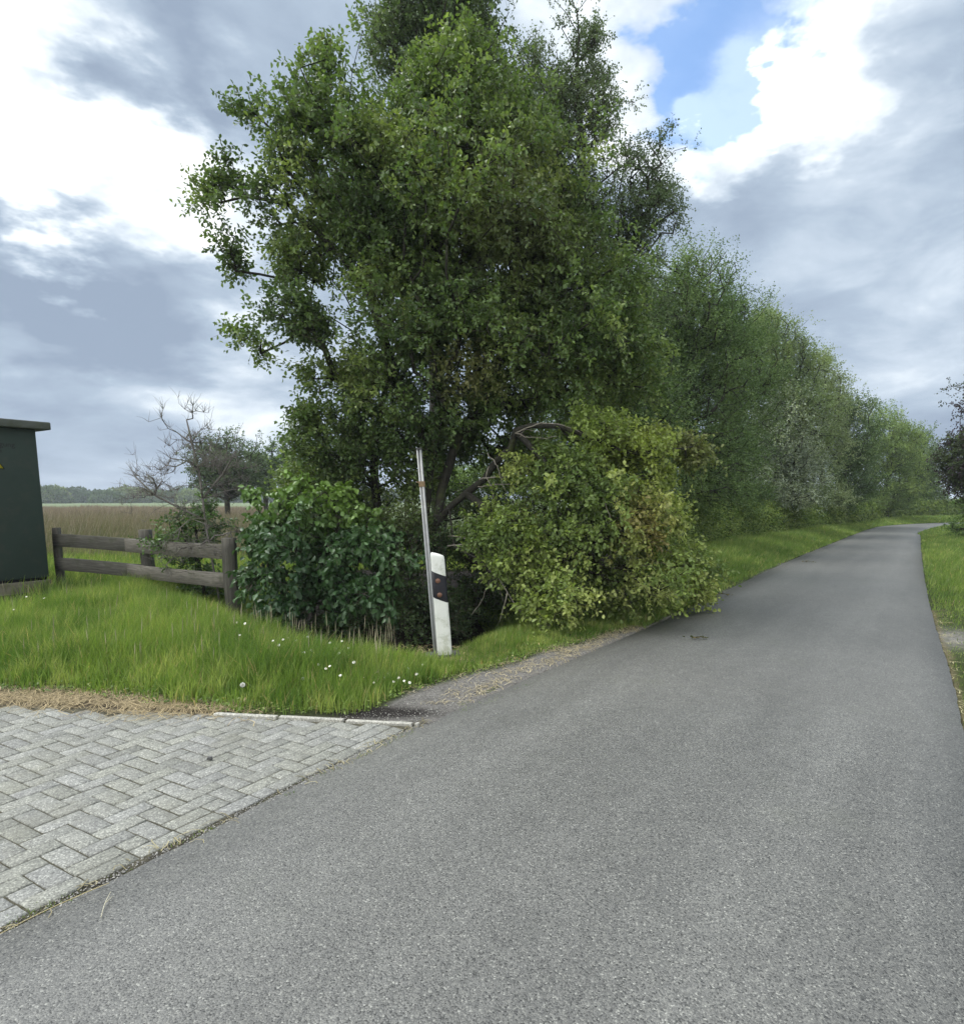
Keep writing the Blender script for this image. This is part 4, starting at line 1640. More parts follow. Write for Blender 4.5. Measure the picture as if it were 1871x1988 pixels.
btr = [gtr(838, 9.3, (830, 1060, 9.3), (822, 1000, 9.3), (838, 900, 9.3), (852, 800, 9.2), (850, 600, 9.1), (855, 400, 9.1), (850, 200, 9.1)),
       gtr(856, 9.25, (848, 1040, 9.25), (856, 960, 9.25), (885, 870, 9.2), (930, 780, 9.2), (1010, 640, 9.2), (1090, 480, 9.3)),
       ('near', tr((838, 900, 9.3), (780, 760, 9.1), (740, 640, 9.0), (716, 560, 9.0), (735, 450, 9.0), (720, 300, 9.0))),
       ('near', tr((716, 560, 9.0), (650, 480, 9.0), (560, 400, 9.0), (480, 380, 9.0))),
       ('near', tr((780, 760, 9.1), (710, 670, 9.0), (640, 610, 8.9), (560, 640, 8.9))),
       ('near', tr((930, 780, 9.2), (990, 640, 9.1), (1090, 590, 9.1), (1160, 560, 9.2))),
       gtr(735, 9.8, (735, 1000, 9.8), (725, 900, 9.7), (735, 800, 9.5), (770, 700, 9.3))]
foliage_thing('broadleaf_tree', 'largest broadleaf tree in the middle, spreading wide crown behind the marker post', 'tree', P(838, 1175, 9.3) * np.array([1, 1, 0]),
              btr, big_lobes, .066, .040, M_leaf, PAL_BIG, cov=6.0, lod=2, per=8, nsp=5, sl=.27, droop=.22, rtip=.0045, rmax=.066, shell=.42,
              tints=[(1000, 430, 8.6, 1.2, (.125, .120, .05), .5), (900, 720, 8.3, .55, (.16, .12, .06), .6), (890, 120, 9, 1.2, (.10, .15, .035), .6)])

foliage_thing('tall_tree', 'tall narrow treetop rising above the largest tree at the top edge', 'tree', P(850, 1100, 12) * np.array([1, 1, 0]),
              [gtr(850, 12, (850, 900, 12), (845, 500, 12), (840, 100, 12), (845, -60, 12))],
              [(835, 30, 12, 112, 85, 1.3), (890, 120, 12, 90, 90, 1.2), (780, 80, 12, 66, 100, .9), (840, -60, 12, 90, 70, 1.0), (920, 50, 12, 46, 75, .6), (870, 320, 12, 140, 150, 1.2, .7)],
              .06, .038, M_leaf, [(.048, .078, .032), (.064, .100, .040), (.086, .124, .048)], cov=4.6, lod=1, per=8, nsp=5, sl=.3, droop=.35, rtip=.006, rmax=.16)

foliage_thing('birch_tree', 'loose airy tree whose thin crown stands out right of the largest tree', 'tree', P(1170, 1090, 13.5) * np.array([1, 1, 0]),
              [gtr(1170, 13.5, (1170, 850, 13.5), (1160, 600, 13.5), (1130, 350, 13.5), (1120, 120, 13.5)),
               ('near', tr((1160, 600, 13.5), (1230, 480, 13.5), (1280, 360, 13.5)))],
              [(1060, 190, 13.8, 80, 90, .9, .8), (1000, 220, 13.8, 60, 80, .9, .8), (1125, 130, 13.5, 56, 80, .9, .6), (1150, 75, 13.5, 34, 34, .5, .6), (1175, 215, 13.5, 56, 85, .8, .6), (1015, 120, 13.5, 48, 66, .8, .45), (1080, 270, 13.5, 100, 90, 1.1, .7), (1255, 350, 13.5, 68, 80, .8, .6),
               (1240, 440, 13.5, 85, 70, .9, .75), (1160, 400, 13.5, 95, 90, 1.1), (1220, 560, 13.5, 80, 90, 1.1), (1312, 420, 13.5, 30, 50, .5, .3)],
              .05, .034, M_leaf_far, [(.058, .086, .046), (.074, .108, .054), (.094, .128, .060)], cov=3.7, lod=1, per=8, nsp=5, sl=.3, droop=.3, rtip=.006, rmax=.12, rough=.45, shell=.42)

PALR = [(.036, .064, .028), (.050, .084, .034), (.068, .104, .042)]
row = [
    ('bushy_tree', 'dark bushy tree directly behind the fallen branch', 12.0, 1180, [(1190, 720, 12, 95, 95, 1.2), (1120, 850, 12, 105, 75, 1.1), (1240, 840, 12, 85, 95, 1.2), (1210, 930, 12, 90, 55, .9)], .055, PALR, M_leaf, 4.6),
    ('bushy_tree', 'broad roadside tree next behind the loose airy tree', 15.5, 1330, [(1320, 610, 15.5, 85, 95, 1.3), (1280, 720, 15.5, 85, 90, 1.3), (1360, 720, 15.5, 85, 110, 1.4), (1340, 880, 15.5, 100, 90, 1.4), (1345, 545, 15.5, 32, 36, .5, .6)], .06, PALR, M_leaf_far, 4.4),
    ('bushy_tree', 'roadside tree with a dark leaning limb left of the silvery willow', 18.5, 1420, [(1415, 620, 18.5, 45, 65, 1.1, .8), (1440, 720, 18.5, 65, 90, 1.4), (1420, 850, 18.5, 65, 90, 1.3), (1390, 930, 18.5, 55, 45, 1.0)], .065, PALR, M_leaf_far, 4.2),
    ('bushy_tree', 'pale green tree rising behind the silvery willow', 23, 1520, [(1500, 690, 23, 55, 70, 1.5), (1545, 720, 23, 48, 60, 1.3), (1480, 640, 23, 30, 40, .8, .7), (1530, 820, 23, 75, 70, 1.5)], .075, [(.055, .085, .042), (.080, .115, .055), (.10, .135, .062)], M_leaf_far, 4.0),
    ('silvery_willow', 'silvery leaved willow bush bulging towards the road', 22.5, 1500, [(1510, 850, 20, 60, 75, 1.4), (1480, 930, 20, 85, 52, 1.4), (1555, 910, 20, 42, 62, 1.0), (1440, 900, 20, 50, 60, 1.1, .7)], .075, [(.052, .080, .044), (.095, .125, .080), (.20, .24, .175)], M_silver, 4.4),
    ('feathery_tree', 'feathery pale tree with a wispy tip leaning right over the road', 27, 1600, [(1600, 770, 27, 42, 60, 1.5), (1632, 735, 27, 20, 24, .6, .45), (1585, 850, 27, 50, 75, 1.6), (1600, 700, 27, 16, 22, .5, .5)], .085, [(.075, .105, .062), (.10, .13, .08), (.12, .155, .09)], M_leaf_far, 3.8),
    ('bushy_tree', 'dark rounded tree right of the silvery willow', 29, 1640, [(1650, 850, 29, 48, 62, 1.7), (1640, 920, 29, 50, 58, 1.7), (1625, 800, 29, 30, 40, 1)], .09, [(.030, .055, .026), (.044, .074, .032), (.06, .09, .04)], M_leaf_far, 4.6),
    ('bushy_tree', 'light green tree second from the far bend', 36, 1725, [(1715, 850, 36, 40, 52, 1.9), (1755, 865, 36, 36, 48, 1.7), (1730, 930, 36, 50, 52, 2.0)], .105, [(.052, .085, .034), (.078, .118, .046), (.10, .14, .05)], M_leaf_far, 4.4),
    ('bushy_tree', 'last tree of the row, standing at the far bend', 43, 1785, [(1785, 890, 43, 34, 50, 1.9), (1800, 920, 43, 24, 40, 1.4), (1775, 950, 43, 38, 34, 1.8)], .12, [(.040, .068, .030), (.058, .090, .038)], M_leaf_far, 4.4),
]
for (nm, lab, Yd, ub, lbs, ls, pal, mt, cv) in row:
    Yd *= 1.14
    lbs = [(l[0], l[1], Yd, l[3] * 1.16, l[4] * 1.16, *l[5:]) for l in lbs]
    cv *= 1.15
    pal = [tuple(x * k_ for x, k_ in zip(p_, (1.6, 1.5, 1.3))) for p_ in pal]
    b = P(ub, 968, Yd)
    b[2] = 0
    top = min(l[1] for l in lbs)
    wmax = max(l[3] for l in lbs)
    lbs = lbs + [(ub - wmax * .3, 968, Yd - .3, wmax * .75, 24, 1.0, .8), (ub + wmax * .4, 960, Yd - .6, wmax * .7, 28, 1.0, .8)]
    trk = [gtr(ub, Yd, (ub - 5, 968 - (968 - top) * .25, Yd), (ub + 8, 968 - (968 - top) * .6, Yd), (ub, top + 30, Yd))]
    trk.append(('near', tr((ub - 5, 968 - (968 - top) * .25, Yd), (ub + (lbs[1][0] - ub) * .8, (lbs[1][1] + 968) / 2 - 40, Yd), (lbs[1][0], lbs[1][1], Yd))))
    foliage_thing(nm, lab, 'tree', b, trk, lbs, ls, ls * .62, mt, pal, cov=cv, lod=1, per=7, nsp=5, sl=.34 + Yd * .004, droop=.2, rtip=.007, rmax=.12, stem=False,
                  group='trees in the row along the road', up=.45, rough=.4, shell=.36)

# background trees on the left
for (nm, lab, Yd, ub, lbs, ls, pal) in [
    ('round_tree', 'round dome shaped dark tree behind the bare twiggy bush', 34, 440, [(440, 898, 34, 60, 58, 1.6), (418, 930, 34, 40, 40, 1.3), (468, 930, 34, 36, 36, 1.3)], .11, [(.056, .084, .042), (.078, .110, .052)]),
    ('background_tree', 'mid green tree between the round dark tree and the yellowish willow', 40, 515, [(505, 905, 40, 34, 38, 1.6), (535, 890, 40, 36, 26, 1.4), (520, 935, 40, 40, 30, 1.6)], .14, [(.060, .095, .042), (.082, .120, .050)]),
    ('yellowish_willow', 'yellowish green willow bush behind the left shoulder of the dark shrub', 21, 600, [(600, 915, 21, 46, 36, 1.0), (575, 940, 21, 46, 26, 1.0), (640, 930, 21, 40, 34, 1.0)], .08, [(.085, .125, .040), (.12, .165, .055)])]:
    b = P(ub, 968, Yd)
    b[2] = 0
    foliage_thing(nm, lab, 'tree', b, [gtr(ub, Yd, (ub, 950, Yd), (ub, 910, Yd))], lbs, ls, ls * .65, M_leaf_far, pal, cov=6.5, lod=1, per=7, nsp=4, sl=.35, droop=.1,
                  rtip=.012, rmax=.14, stem=False, rough=.08, shell=.4)

foliage_thing('pale_bush', 'light green bush seen between the big trunk and the arching broken limb', 'bush', P(960, 968, 17) * np.array([1, 1, 0]), [gtr(960, 17, (960, 960, 17), (960, 930, 17))],
              [(940, 945, 17, 70, 38, 1.2), (1010, 935, 17, 60, 34, 1.2), (870, 940, 17.5, 50, 50, 1.1)], .07, .045, M_leaf_far, [(.075, .115, .036), (.105, .155, .048)], cov=5, lod=1, per=7, nsp=4, sl=.3, droop=.1,
              rtip=.008, rmax=.06, stem=False, wood_name='stems', crown_name='foliage')

# broad dark shrub by the fence: large heart-shaped hanging leaves
PAL_D = [(.020, .048, .017), (.028, .062, .020), (.040, .082, .026)]
foliage_thing('dark_shrub', 'dense dark green shrub with big pointed leaves right of the fence', 'shrub', P(610, 1190, 8.3) * np.array([1, 1, 0]),
              [gtr(600, 8.4, (600, 1120, 8.4), (590, 1040, 8.3)), gtr(640, 8.3, (660, 1100, 8.3), (690, 1020, 8.3)), gtr(560, 8.4, (520, 1100, 8.3), (510, 1020, 8.3))],
              [(610, 1065, 8.0, 135, 92, .8), (535, 1020, 8.2, 62, 62, .5), (705, 1070, 7.9, 92, 70, .6), (625, 1145, 7.7, 130, 58, .55, 1), (585, 965, 8.2, 50, 38, .4, .9), (655, 975, 8.2, 52, 38, .4, .9), (500, 960, 8.4, 34, 22, .3, .7),
               (720, 1150, 7.6, 66, 46, .45, .8), (600, 1190, 7.5, 95, 30, .35, .6), (745, 1030, 8.2, 50, 50, .5, .8), (510, 1110, 8.1, 40, 50, .35, .8), (715, 1000, 8.2, 30, 26, .3, .7)],
              .085, .060, M_glossleaf, PAL_D, cov=5.2, lod=3, per=7, nsp=4, sl=.22, droop=.75, rtip=.005, rmax=.03, flat=.25, wood_name='stems', crown_name='foliage', up=.15,
              tints=[(600, 925, 8.2, .9, (.100, .172, .030), 1.1), (700, 945, 8.2, .7, (.110, .18, .032), 1.1), (500, 950, 8.2, .6, (.085, .15, .028), .9)], var=.12)  # tints paint the sunlit top into the leaf colour

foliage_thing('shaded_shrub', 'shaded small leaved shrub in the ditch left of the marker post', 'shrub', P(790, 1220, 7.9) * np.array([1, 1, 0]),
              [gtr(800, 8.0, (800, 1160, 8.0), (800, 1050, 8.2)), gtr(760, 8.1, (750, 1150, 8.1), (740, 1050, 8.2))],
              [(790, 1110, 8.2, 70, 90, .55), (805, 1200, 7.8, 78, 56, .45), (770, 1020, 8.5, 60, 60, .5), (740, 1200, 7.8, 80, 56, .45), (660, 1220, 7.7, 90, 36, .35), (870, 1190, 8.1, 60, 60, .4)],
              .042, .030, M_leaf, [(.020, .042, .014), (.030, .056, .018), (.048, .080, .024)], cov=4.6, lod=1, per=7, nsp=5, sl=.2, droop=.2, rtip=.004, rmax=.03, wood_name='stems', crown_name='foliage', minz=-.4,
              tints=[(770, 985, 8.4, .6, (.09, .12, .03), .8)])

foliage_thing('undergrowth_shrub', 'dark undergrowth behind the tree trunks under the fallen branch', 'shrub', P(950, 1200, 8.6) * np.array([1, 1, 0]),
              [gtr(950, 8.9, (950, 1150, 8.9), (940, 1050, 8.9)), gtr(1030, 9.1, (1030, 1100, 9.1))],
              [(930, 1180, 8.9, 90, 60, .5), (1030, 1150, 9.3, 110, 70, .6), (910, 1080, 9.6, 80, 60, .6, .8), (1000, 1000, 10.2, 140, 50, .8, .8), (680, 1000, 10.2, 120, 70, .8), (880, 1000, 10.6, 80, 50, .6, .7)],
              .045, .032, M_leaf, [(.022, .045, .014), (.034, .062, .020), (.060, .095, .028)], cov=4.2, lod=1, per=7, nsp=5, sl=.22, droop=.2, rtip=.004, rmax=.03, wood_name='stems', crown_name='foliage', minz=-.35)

foliage_thing('ivy_shrub', 'low leafy shrub growing through the rails of the fence', 'shrub', P(370, 1150, 9.7) * np.array([1, 1, 0]),
              [gtr(385, 9.8, (385, 1090, 9.8), (380, 1030, 9.8))],
              [(390, 1050, 9.75, 68, 55, .5), (340, 1055, 9.7, 45, 26, .35, .8), (410, 1000, 9.9, 45, 40, .4, .8), (390, 1130, 9.9, 70, 35, .3), (360, 1095, 9.4, 40, 12, .2, .6), (300, 1050, 9.8, 16, 10, .2, .6)],
              .055, .040, M_leaf, [(.034, .070, .018), (.048, .092, .024), (.075, .13, .034)], cov=3.8, lod=1, per=7, nsp=4, sl=.2, droop=.25, rtip=.004, rmax=.03, wood_name='stems', crown_name='foliage')


# bare dead shrub
def bare_thing():
    b = P(412, 1150, 9.1)
    b[2] = 0
    root = empty('bare_shrub', b, 'leafless dead shrub with fine grey twigs reaching above the fence', 'dead shrub')
    L3 = [lob(*q) for q in [(370, 850, 9.2, 60, 60, .6), (300, 920, 9.1, 55, 48, .6), (420, 900, 9.2, 50, 60, .6), (470, 930, 9.2, 40, 60, .5), (375, 800, 9.2, 18, 25, .2), (330, 970, 9.0, 70, 40, .5),
                            (350, 1080, 8.7, 60, 40, .3), (430, 1040, 8.7, 60, 45, .3)]]
    A, I = lobe_points(L3, [95, 75, 75, 50, 14, 70, 45, 55], .5, .3)
    extra = np.array([P(u, v, 9.2) for u, v in [(346, 772), (388, 770), (244, 898), (232, 940), (262, 878), (412, 800), (462, 830), (472, 862), (318, 820), (330, 830)]])
    A = np.concatenate([A, extra])
    trunks = [gtr(415, 9.1, (410, 1080, 9.1), (402, 1010, 9.15), (392, 970, 9.2), (386, 920, 9.2), (372, 860, 9.2), (362, 815, 9.2)),
              ('near', tr((402, 1010, 9.15), (350, 985, 9.1), (300, 960, 9.05), (262, 925, 9.0))),
              ('near', tr((392, 970, 9.2), (430, 920, 9.2), (462, 870, 9.2))),
              ('near', tr((402, 1010, 9.15), (380, 1050, 8.8), (330, 1090, 8.6)))]
    arr, rad, paths, cnt = grow(trunks, A, .25, step=.09, rtip=.0026, power=2.2, lift=.18, jit=.02, rmax=.016)
    S = Soup()
    wood(S, arr, rad, paths, 6)
    # twiglets
    for _ in range(2600):
        ids = paths[random.randrange(len(paths))]
        p = arr[ids[random.randrange(len(ids))]]
        if p[2] < .5:
            continue
        d = unit((rdir(1)[0] * .8 + np.array([0, 0, .5]) + (p - P(400, 1000, 9.1)) * .5)[None])[0]
        L = random.uniform(.05, .2)
        q = p + d * L * .5 + rdir(1)[0] * .01
        tube(S, [p, q, p + d * L + rdir(1)[0] * .02], [.0022, .0017, .0011], 3, cap=False)
    S.make('branches', M_twig_dead, root, smooth=True)


bare_thing()

# ------------------------------------------------------------------ the fallen branch
PAL_F = [(.078, .118, .032), (.120, .170, .044), (.178, .228, .058), (.260, .295, .094)]
ftr = [tr((846, 1062, 8.9), (850, 1020, 8.85), (872, 985, 8.8), (905, 958, 8.7), (940, 925, 8.6), (965, 892, 8.5), (995, 870, 8.4), (1003, 838, 8.3), (1030, 828, 8.2), (1085, 826, 8.1), (1140, 850, 8.0), (1210, 880, 7.9), (1330, 870, 8.2)),
       ('near', tr((1003, 838, 8.3), (1060, 900, 8.1), (1120, 980, 7.9), (1180, 1050, 7.7), (1230, 1140, 7.7))),
       ('near', tr((905, 958, 8.7), (960, 1000, 8.2), (1020, 1060, 7.8), (1080, 1130, 7.5))),
       ('near', tr((872, 985, 8.8), (880, 1060, 8.0), (930, 1085, 7.6), (960, 1130, 7.3), (985, 1190, 7.1))),
       ('near', tr((1180, 1050, 7.7), (1270, 1090, 8.0), (1370, 1110, 8.5)))]
fallen = foliage_thing('fallen_branch', 'snapped leafy branch with yellowing leaves lying against the tree and on the road edge', 'fallen branch', P(1150, 1200, 7.8) * np.array([1, 1, 0]),
                       ftr, [(1150, 875, 8.1, 100, 72, .6), (1235, 905, 8.1, 92, 68, .6), (1350, 868, 8.3, 56, 42, .4), (1150, 985, 7.8, 150, 92, .8), (960, 1015, 7.7, 84, 44, .4), (1000, 1080, 7.5, 90, 66, .5), (930, 1050, 7.6, 56, 34, .35, .8),
                             (1070, 1150, 7.2, 92, 66, .45), (1190, 1090, 7.6, 130, 98, .8), (1200, 1165, 7.7, 122, 46, .5), (1300, 1110, 8.2, 88, 68, .5), (1375, 1108, 8.5, 42, 22, .25, .8), (1345, 1155, 8.4, 50, 28, .3, .9),
                             (1290, 1010, 8.3, 60, 50, .5, .8), (1044, 1222, 6.95, 16, 26, .12, 1.2), (1290, 850, 8.3, 40, 34, .3, .9), (1142, 815, 8.1, 34, 26, .2, 1), (1060, 920, 8.1, 70, 66, .5, .9)],
                       .060, .040, M_leaf, PAL_F, cov=5.4, lod=2, per=8, nsp=5, sl=.24, droop=.30, bark=M_bark, rtip=.0038, rmax=.050, wood_name='wood', crown_name='foliage', lift=.05, up=.2,
                       tints=[(1235, 1010, 7.5, .38, (.30, .21, .095), .75), (1290, 860, 8.2, .5, (.20, .20, .055), .5), (1360, 850, 8.3, .4, (.20, .17, .07), .5), (1250, 1060, 7.5, .25, (.26, .17, .08), .6),
                              (1200, 1120, 7.3, .5, (.13, .12, .05), .4), (1230, 890, 7.9, .7, (.19, .23, .045), .7), (1020, 1120, 7.1, .6, (.16, .21, .05), .6), (1150, 830, 8, .4, (.19, .25, .06), .8)])
# bare light twigs sticking out of it
S = Soup()
for pts, r0_ in [([(1168, 968, 7.3), (1180, 990, 7.3), (1188, 1020, 7.3)], .010), ([(868, 1060, 8.0), (900, 1058, 7.8), (935, 1072, 7.6), (960, 1110, 7.4), (985, 1150, 7.2), (1010, 1190, 7.1)], .009),
                 ([(870, 1040, 8.2), (905, 1048, 7.9), (950, 1100, 7.6), (942, 1150, 7.5), (915, 1195, 7.5)], .008), ([(985, 1150, 7.2), (978, 1180, 7.1), (965, 1215, 7.1)], .006),
                 ([(950, 905, 8.3), (945, 925, 8.2), (955, 950, 8.2), (960, 978, 8.1)], .007), ([(945, 880, 8.4), (965, 905, 8.2), (975, 940, 8.1), (985, 960, 8.1)], .008),
                 ([(1000, 840, 8.2), (1050, 822, 8.1), (1100, 828, 8.0), (1130, 842, 7.9)], .010), ([(1000, 842, 8.2), (1030, 850, 8.1), (1080, 848, 8.0)], .007),
                 ([(930, 930, 8.5), (980, 925, 8.3), (1040, 928, 8.2)], .012), ([(925, 945, 8.5), (990, 940, 8.3), (1030, 950, 8.2)], .009), ([(845, 1125, 8.2), (868, 1160, 8.1), (880, 1200, 8.0)], .006),
                 ([(1010, 850, 8.2), (1018, 835, 8.2), (1050, 838, 8.1)], .006)]:
    p = np.array([P(*q) for q in pts])
    pp = resample(p, .06)
    pp = pp + rng.normal(0, .006, pp.shape)
    S = Soup()
    tube(S, pp, np.linspace(r0_, r0_ * .4, len(pp)), 5)
    S.make('bare_twig', M_bark_light, fallen, smooth=True)

# ------------------------------------------------------------------ hedge along the road
hl = [G(1290, 1095)[:2] + RN * .2, G(1400, 1074)[:2] + RN * .3, G(1520, 1050)[:2] + RN * .3, G(1640, 1026)[:2], G(1700, 1017)[:2], G(1760, 1012)[:2] + np.array([0, 1]), np.array([27, 45]), np.array([34, 48.5]), np.array([44, 51])]
hc = resample(hl, .3)
root = empty('bramble_hedge', (hc[10][0], hc[10][1], 0), 'long low bramble hedge between the grass strip and the row of trees', 'hedge')
S, SW = Soup(), Soup()
cum = at_frac(hc, 900)
m_ = 26000
s_ = (rng.uniform(0, 1, m_) ** 1.35 * 898).astype(int)
bp = cum[s_]
tn = unit(cum[s_ + 1] - cum[s_])
nl2 = np.stack([-tn[:, 1], tn[:, 0]], 1)
Dh = np.hypot(bp[:, 0], bp[:, 1])
prof_h = 1.05 + .65 * fbm(bp[:, 0], bp[:, 1], .7, 4) * np.clip(1.25 - Dh / 90, .6, 1)
th = rng.uniform(0, math.pi, m_)
rr_ = rng.uniform(.7, 1.08, m_)
O = np.stack([bp[:, 0] + nl2[:, 0] * (np.cos(th) * .75 * rr_ + .75), bp[:, 1] + nl2[:, 1] * (np.cos(th) * .75 * rr_ + .75), np.sin(th) * prof_h * rr_ + .02], 1)
Dv = np.stack([nl2[:, 0] * np.cos(th), nl2[:, 1] * np.cos(th), np.sin(th) + .3], 1) + rdir(m_) * .6
ph_ = np.array([(.050, .082, .022), (.088, .130, .032), (.140, .180, .050)])
cc = ph_[rng.integers(0, 3, m_)] * (.8 + .5 * fbm(O[:, 0], O[:, 1], .8, 2))[:, None]
sz = 0.045 + Dh.mean() * 0
for lo, hi, ls in ((0, 16, .055), (16, 24, .07), (24, 34, .09), (34, 80, .12)):
    q = (Dh >= lo) & (Dh < hi)
    if q.any():
        sprigs(S, O[q], Dv[q], .26, 6, ls, ls * .68, cc[q], 1, .25, None, .5)
S.make('foliage', M_leaf_far, root)


# ------------------------------------------------------------------ right hand side: purple-leaved tree, shrub, far bushes
foliage_thing('purple_leaved_tree', 'tree with dark purple leaves hanging in at the right edge', 'tree', P(2010, 1020, 20) * np.array([1, 1, 0]),
              [gtr(2010, 20, (2010, 950, 20), (1990, 880, 20), (1980, 800, 20))],
              [(1950, 860, 20, 85, 66, 1.4), (1872, 878, 20, 46, 50, .9, 1.0), (1858, 925, 20, 30, 40, .6, .9), (1860, 900, 20, 34, 40, .8), (2010, 780, 20, 120, 90, 2.0), (1850, 852, 20, 22, 12, .4, .4), (1900, 940, 20, 40, 40, .8)],
              .075, .05, M_leaf_far, [(.028, .018, .028), (.038, .026, .030), (.036, .050, .024), (.050, .070, .026)], cov=5.5, lod=1, per=7, nsp=4, sl=.35, droop=.4, rtip=.008, rmax=.12, stem=False, rough=.4)
foliage_thing('roadside_shrub', 'green shrub on the right verge beneath the purple leaved tree', 'shrub', P(1890, 1040, 24) * np.array([1, 1, 0]),
              [gtr(1890, 24, (1890, 1010, 24))], [(1890, 1010, 24, 48, 26, .9), (1855, 1025, 24, 22, 14, .5, .8), (1905, 975, 24, 40, 26, .8)],
              .085, .055, M_leaf_far, [(.050, .090, .024), (.080, .130, .034)], cov=4, lod=1, per=7, nsp=4, sl=.3, droop=.2, rtip=.008, rmax=.05, stem=False, wood_name='stems', crown_name='foliage')
for lab, Yd, ub, lbs in [('small pale bush beyond the far bend, left of the open field', 62, 1812, [(1812, 966, 62, 20, 18, 2), (1800, 975, 62, 16, 12, 1.5)]),
                         ('small grey green bush beyond the far bend, by the bright field', 80, 1842, [(1842, 978, 80, 18, 9, 2)])]:
    foliage_thing('distant_bush', lab, 'bush', P(ub, 968, Yd) * np.array([1, 1, 0]), [gtr(ub, Yd, (ub, 970, Yd))], lbs, .22, .15, M_leaf_far, [(.07, .10, .055), (.09, .125, .065)],
                  cov=4, lod=1, per=6, nsp=3, sl=.5, rtip=.02, rmax=.1, stem=False, wood_name='stems', crown_name='foliage')

# ------------------------------------------------------------------ small flowers
S_ = Soup()


def flower_mat(c, name):
    return plain(name, c, .7, .2, 0, .05, 30, .02)


M_petal = flower_mat((.80, .80, .76), 'white_petal')
M_disc = flower_mat((.62, .42, .03), 'yellow_disc')
M_stem = flower_mat((.07, .14, .03), 'flower_stem')


def ground_pt(u, v):
    p = G(u, v)
    return np.array([p[0], p[1], float(ground_z(np.array([p[0]]), np.array([p[1]]))[0])])


def daisy(p, h, r_):
    root = empty('daisy', p, 'tiny white daisy in the long grass of the left verge', 'flower', 'white daisies in the verge grass')
    top = p + np.array([random.gauss(0, .01), random.gauss(0, .01), h])
    nrm = unit(np.array([[random.gauss(0, .3), -.7 + random.gauss(0, .2), .9]]))[0]
    a_ = unit(np.cross(nrm, np.array([1, .1, 0]))[None])[0]
    b_ = np.cross(nrm, a_)
    S = Soup()
    for q in range(11):
        th = q / 11 * 6.283
        d = a_ * math.cos(th) + b_ * math.sin(th)
        s = np.cross(nrm, d) * r_ * .22
        S.add([top + d * r_ * .15 - s * .5, top + d * r_ * .8 - s, top + d * r_ + nrm * .001, top + d * r_ * .8 + s, top + d * r_ * .15 + s * .5], [[0, 1, 3, 4]], [[1, 2, 3]])
    S.make('petals', M_petal, root)
    S = Soup()
    tube(S, [top - nrm * .001, top + nrm * .003], [r_ * .3, r_ * .22], 8)
    S.make('flower_centre', M_disc, root)
    S = Soup()
    tube(S, [p - np.array([0, 0, .01]), (p + top) / 2 + np.array([.004, 0, 0]), top], .0012, 4)
    S.make('stem', M_stem, root)


for (u, v) in [(640, 1290), (652, 1293), (668, 1283), (676, 1298), (700, 1286), (612, 1300), (590, 1310), (576, 1275), (600, 1270), (560, 1268), (552, 1290), (535, 1300), (622, 1327), (636, 1335), (655, 1310),
               (700, 1312), (706, 1330), (775, 1283), (768, 1287), (780, 1290), (745, 1328), (757, 1322), (760, 1335), (770, 1330), (783, 1336), (795, 1340), (690, 1322), (720, 1300), (640, 1342), (726, 1340),
               (505, 1225), (480, 1262), (465, 1280), (90, 1195), (60, 1200), (30, 1230), (640, 1245), (655, 1250), (818, 1300), (810, 1322), (460, 1250), (660, 1352), (790, 1310), (705, 1277), (735, 1318), (548, 1315)]:
    p = ground_pt(u, v + 10)
    h = .26 if u < 560 else (.20 if u < 700 else .09)
    daisy(p, h * random.uniform(.85, 1.1), .0125 * random.uniform(.8, 1.15))

for (u, v, lab) in [(471, 1330, 'white dandelion clock in the grass just behind the paving kerb'), (137, 1178, 'white dandelion clock in the grass left of the fence, near the cabinet'), (588, 1318, 'narrow half blown dandelion clock among the daisies')]:
    p = ground_pt(u, v + (34 if v > 1300 else 22))
    top = P(u, v, p[1])
    root = empty('dandelion', p, lab, 'flower')
    S = Soup()
    n_ = 260
    d = rdir(n_)
    rr = .019 if u != 588 else .014
    e = top + d * rr
    s = unit(np.cross(d, rdir(n_))) * .0026
    V = np.stack([top + d * rr * .15, e - s, e + s], 1).reshape(-1, 3)
    S.add(V, None, np.arange(n_ * 3).reshape(-1, 3))
    S.make('seed_head', M_petal, root)
    S = Soup()
    tube(S, [p - np.array([0, 0, .01]), (p + top) / 2 + np.array([.008, 0, 0]), top], .002, 5)
    S.make('stem', M_stem, root)

# pale grass seed stalks in front of the ditch
S = Soup()
for _ in range(210):
    q_ = random.random()
    if q_ < .5:
        u, v = random.uniform(0, 800), random.uniform(1180, 1350)
        if v < 1180 + u * .1:
            continue
    elif q_ < .7:
        u, v = random.uniform(690, 770), random.uniform(1240, 1275)
    else:
        u, v = random.uniform(470, 760), random.uniform(1215, 1262)
    p = ground_pt(u, v)
    h = random.uniform(.28, .5)
    d = np.array([random.gauss(.05, .06), random.gauss(0, .06), 1.0]) * h
    c1 = np.array([.28, .27, .15]) * random.uniform(.7, 1.2)
    tube(S, [p, p + d * .6, p + d], [.0011, .0010, .0007], 3, c1, cap=False)
    tube(S, [p + d * .72, p + d * .82, p + d * .95, p + d * 1.05], [.0008, .0026, .0022, .0006], 4, np.array([.38, .34, .24]) * random.uniform(.7, 1.2), cap=False)
gs = S.make('seed_stalks', M_dry)
tag(gs, 'pale flowering grass stalks along the edge of the dark ditch', 'grass stalks', kind='stuff')


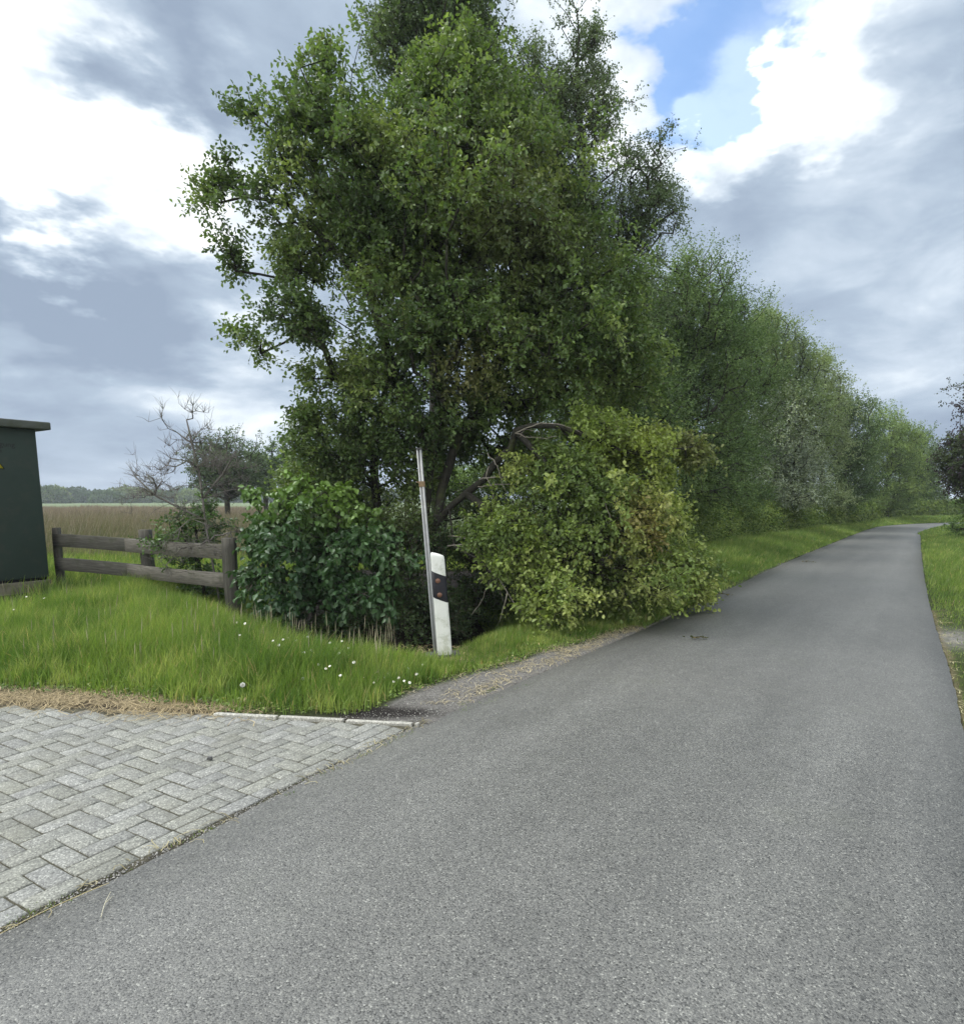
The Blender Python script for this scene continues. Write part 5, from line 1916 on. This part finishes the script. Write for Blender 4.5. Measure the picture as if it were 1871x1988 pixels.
# leaf debris on the road, pebble on the paving, straws
def debris(u, v, lab, n_, r_):
    p = G(u, v)
    p[2] = .035 + .004
    root_o = None
    S = Soup()
    pos_ = p + np.concatenate([rng.normal(0, r_, (n_, 2)) * np.array([1.6, .7]), rng.uniform(0, .022, (n_, 1))], 1)
    A_ = rng.normal(0, 1, (n_, 3)) * np.array([1, 1, .25])
    cc = np.array([(.10, .085, .035), (.14, .12, .045), (.07, .085, .03)])[rng.integers(0, 3, n_)]
    leaves(S, pos_, A_, np.tile(np.array([0, 0, 1.0]), (n_, 1)) + rng.normal(0, .4, (n_, 3)), .045, .026, cc, 2)
    for q in range(2):
        a_ = p + np.array([-r_ * 2 + q * .02, random.gauss(0, r_ * .4), .004])
        b_ = p + np.array([r_ * 2, random.gauss(0, r_ * .6), .012])
        tube(S, [a_, (a_ + b_) / 2 + np.array([0, .015, .008]), b_], [.003, .0025, .0015], 4, (.09, .075, .05))
    o = S.make('leaf_litter', M_dry)
    tag(o, lab, 'leaf litter')


debris(1355, 1247, 'brown leafy twig fragment on the asphalt right of the fallen branch', 16, .035)
debris(1567, 1094, 'small leafy twig fragment lying further up the road', 14, .05)
debris(1400, 1160, 'torn leaf scraps on the road at the tip of the fallen branch', 18, .07)
S = Soup()
p = G(407, 1483) if False else G(407, 1480)
tube(S, [p + np.array([-.014, 0, .018]), p + np.array([-.004, 0, .026]), p + np.array([.010, 0.002, .024]), p + np.array([.016, 0, .016])], [.004, .012, .011, .004], 8, (.10, .10, .10))
o = S.make('pebble', M_dry, smooth=True)
tag(o, 'dark pebble lying on the herringbone paving', 'pebble')
S = Soup()
for uv in [[(197, 1793), (205, 1765), (216, 1743)], [(205, 1765), (219, 1752)]]:
    pts = np.array([G(*q) for q in uv])
    pts[:, 2] = .024
    tube(S, resample(pts, .02), .0014, 4, (.55, .52, .40))
o = S.make('straw_stalk', M_dry)
tag(o, 'single pale straw stalk on the asphalt near the paving', 'straw')
S = Soup()
pts = np.array([G(*q) for q in [(0, 1822), (60, 1790), (130, 1757), (180, 1735), (212, 1722)]])
pts[:, 2] = .016
tube(S, resample(pts, .03), .0018, 4, (.50, .43, .24))
o = S.make('straw_stalk', M_dry)
tag(o, 'long bent straw stalk in the gap between paving and asphalt', 'straw')

# ------------------------------------------------------------------ haze
hz = bpy.data.meshes.new('haze')
hx0, hx1, hy0, hy1, hz0, hz1 = -420, 420, -80, 520, -2.0, 16.0
hv = [(x_, y_, z_) for z_ in (hz0, hz1) for y_ in (hy0, hy1) for x_ in (hx0, hx1)]
hz.from_pydata(hv, [], [(0, 2, 3, 1), (4, 5, 7, 6), (0, 1, 5, 4), (2, 6, 7, 3), (0, 4, 6, 2), (1, 3, 7, 5)])
mh, th_, oh = mat_base('haze')
pvn = th_.new('ShaderNodeVolumePrincipled')
pvn.inputs['Color'].default_value = (.86, .92, 1, 1)
pvn.inputs['Density'].default_value = 0.0007
th_.l.new(pvn.outputs[0], oh.inputs['Volume'])
ho = link_mesh('haze', hz, mh)
tag(ho, 'thin even haze in the air over the road and field', 'haze', kind='stuff')
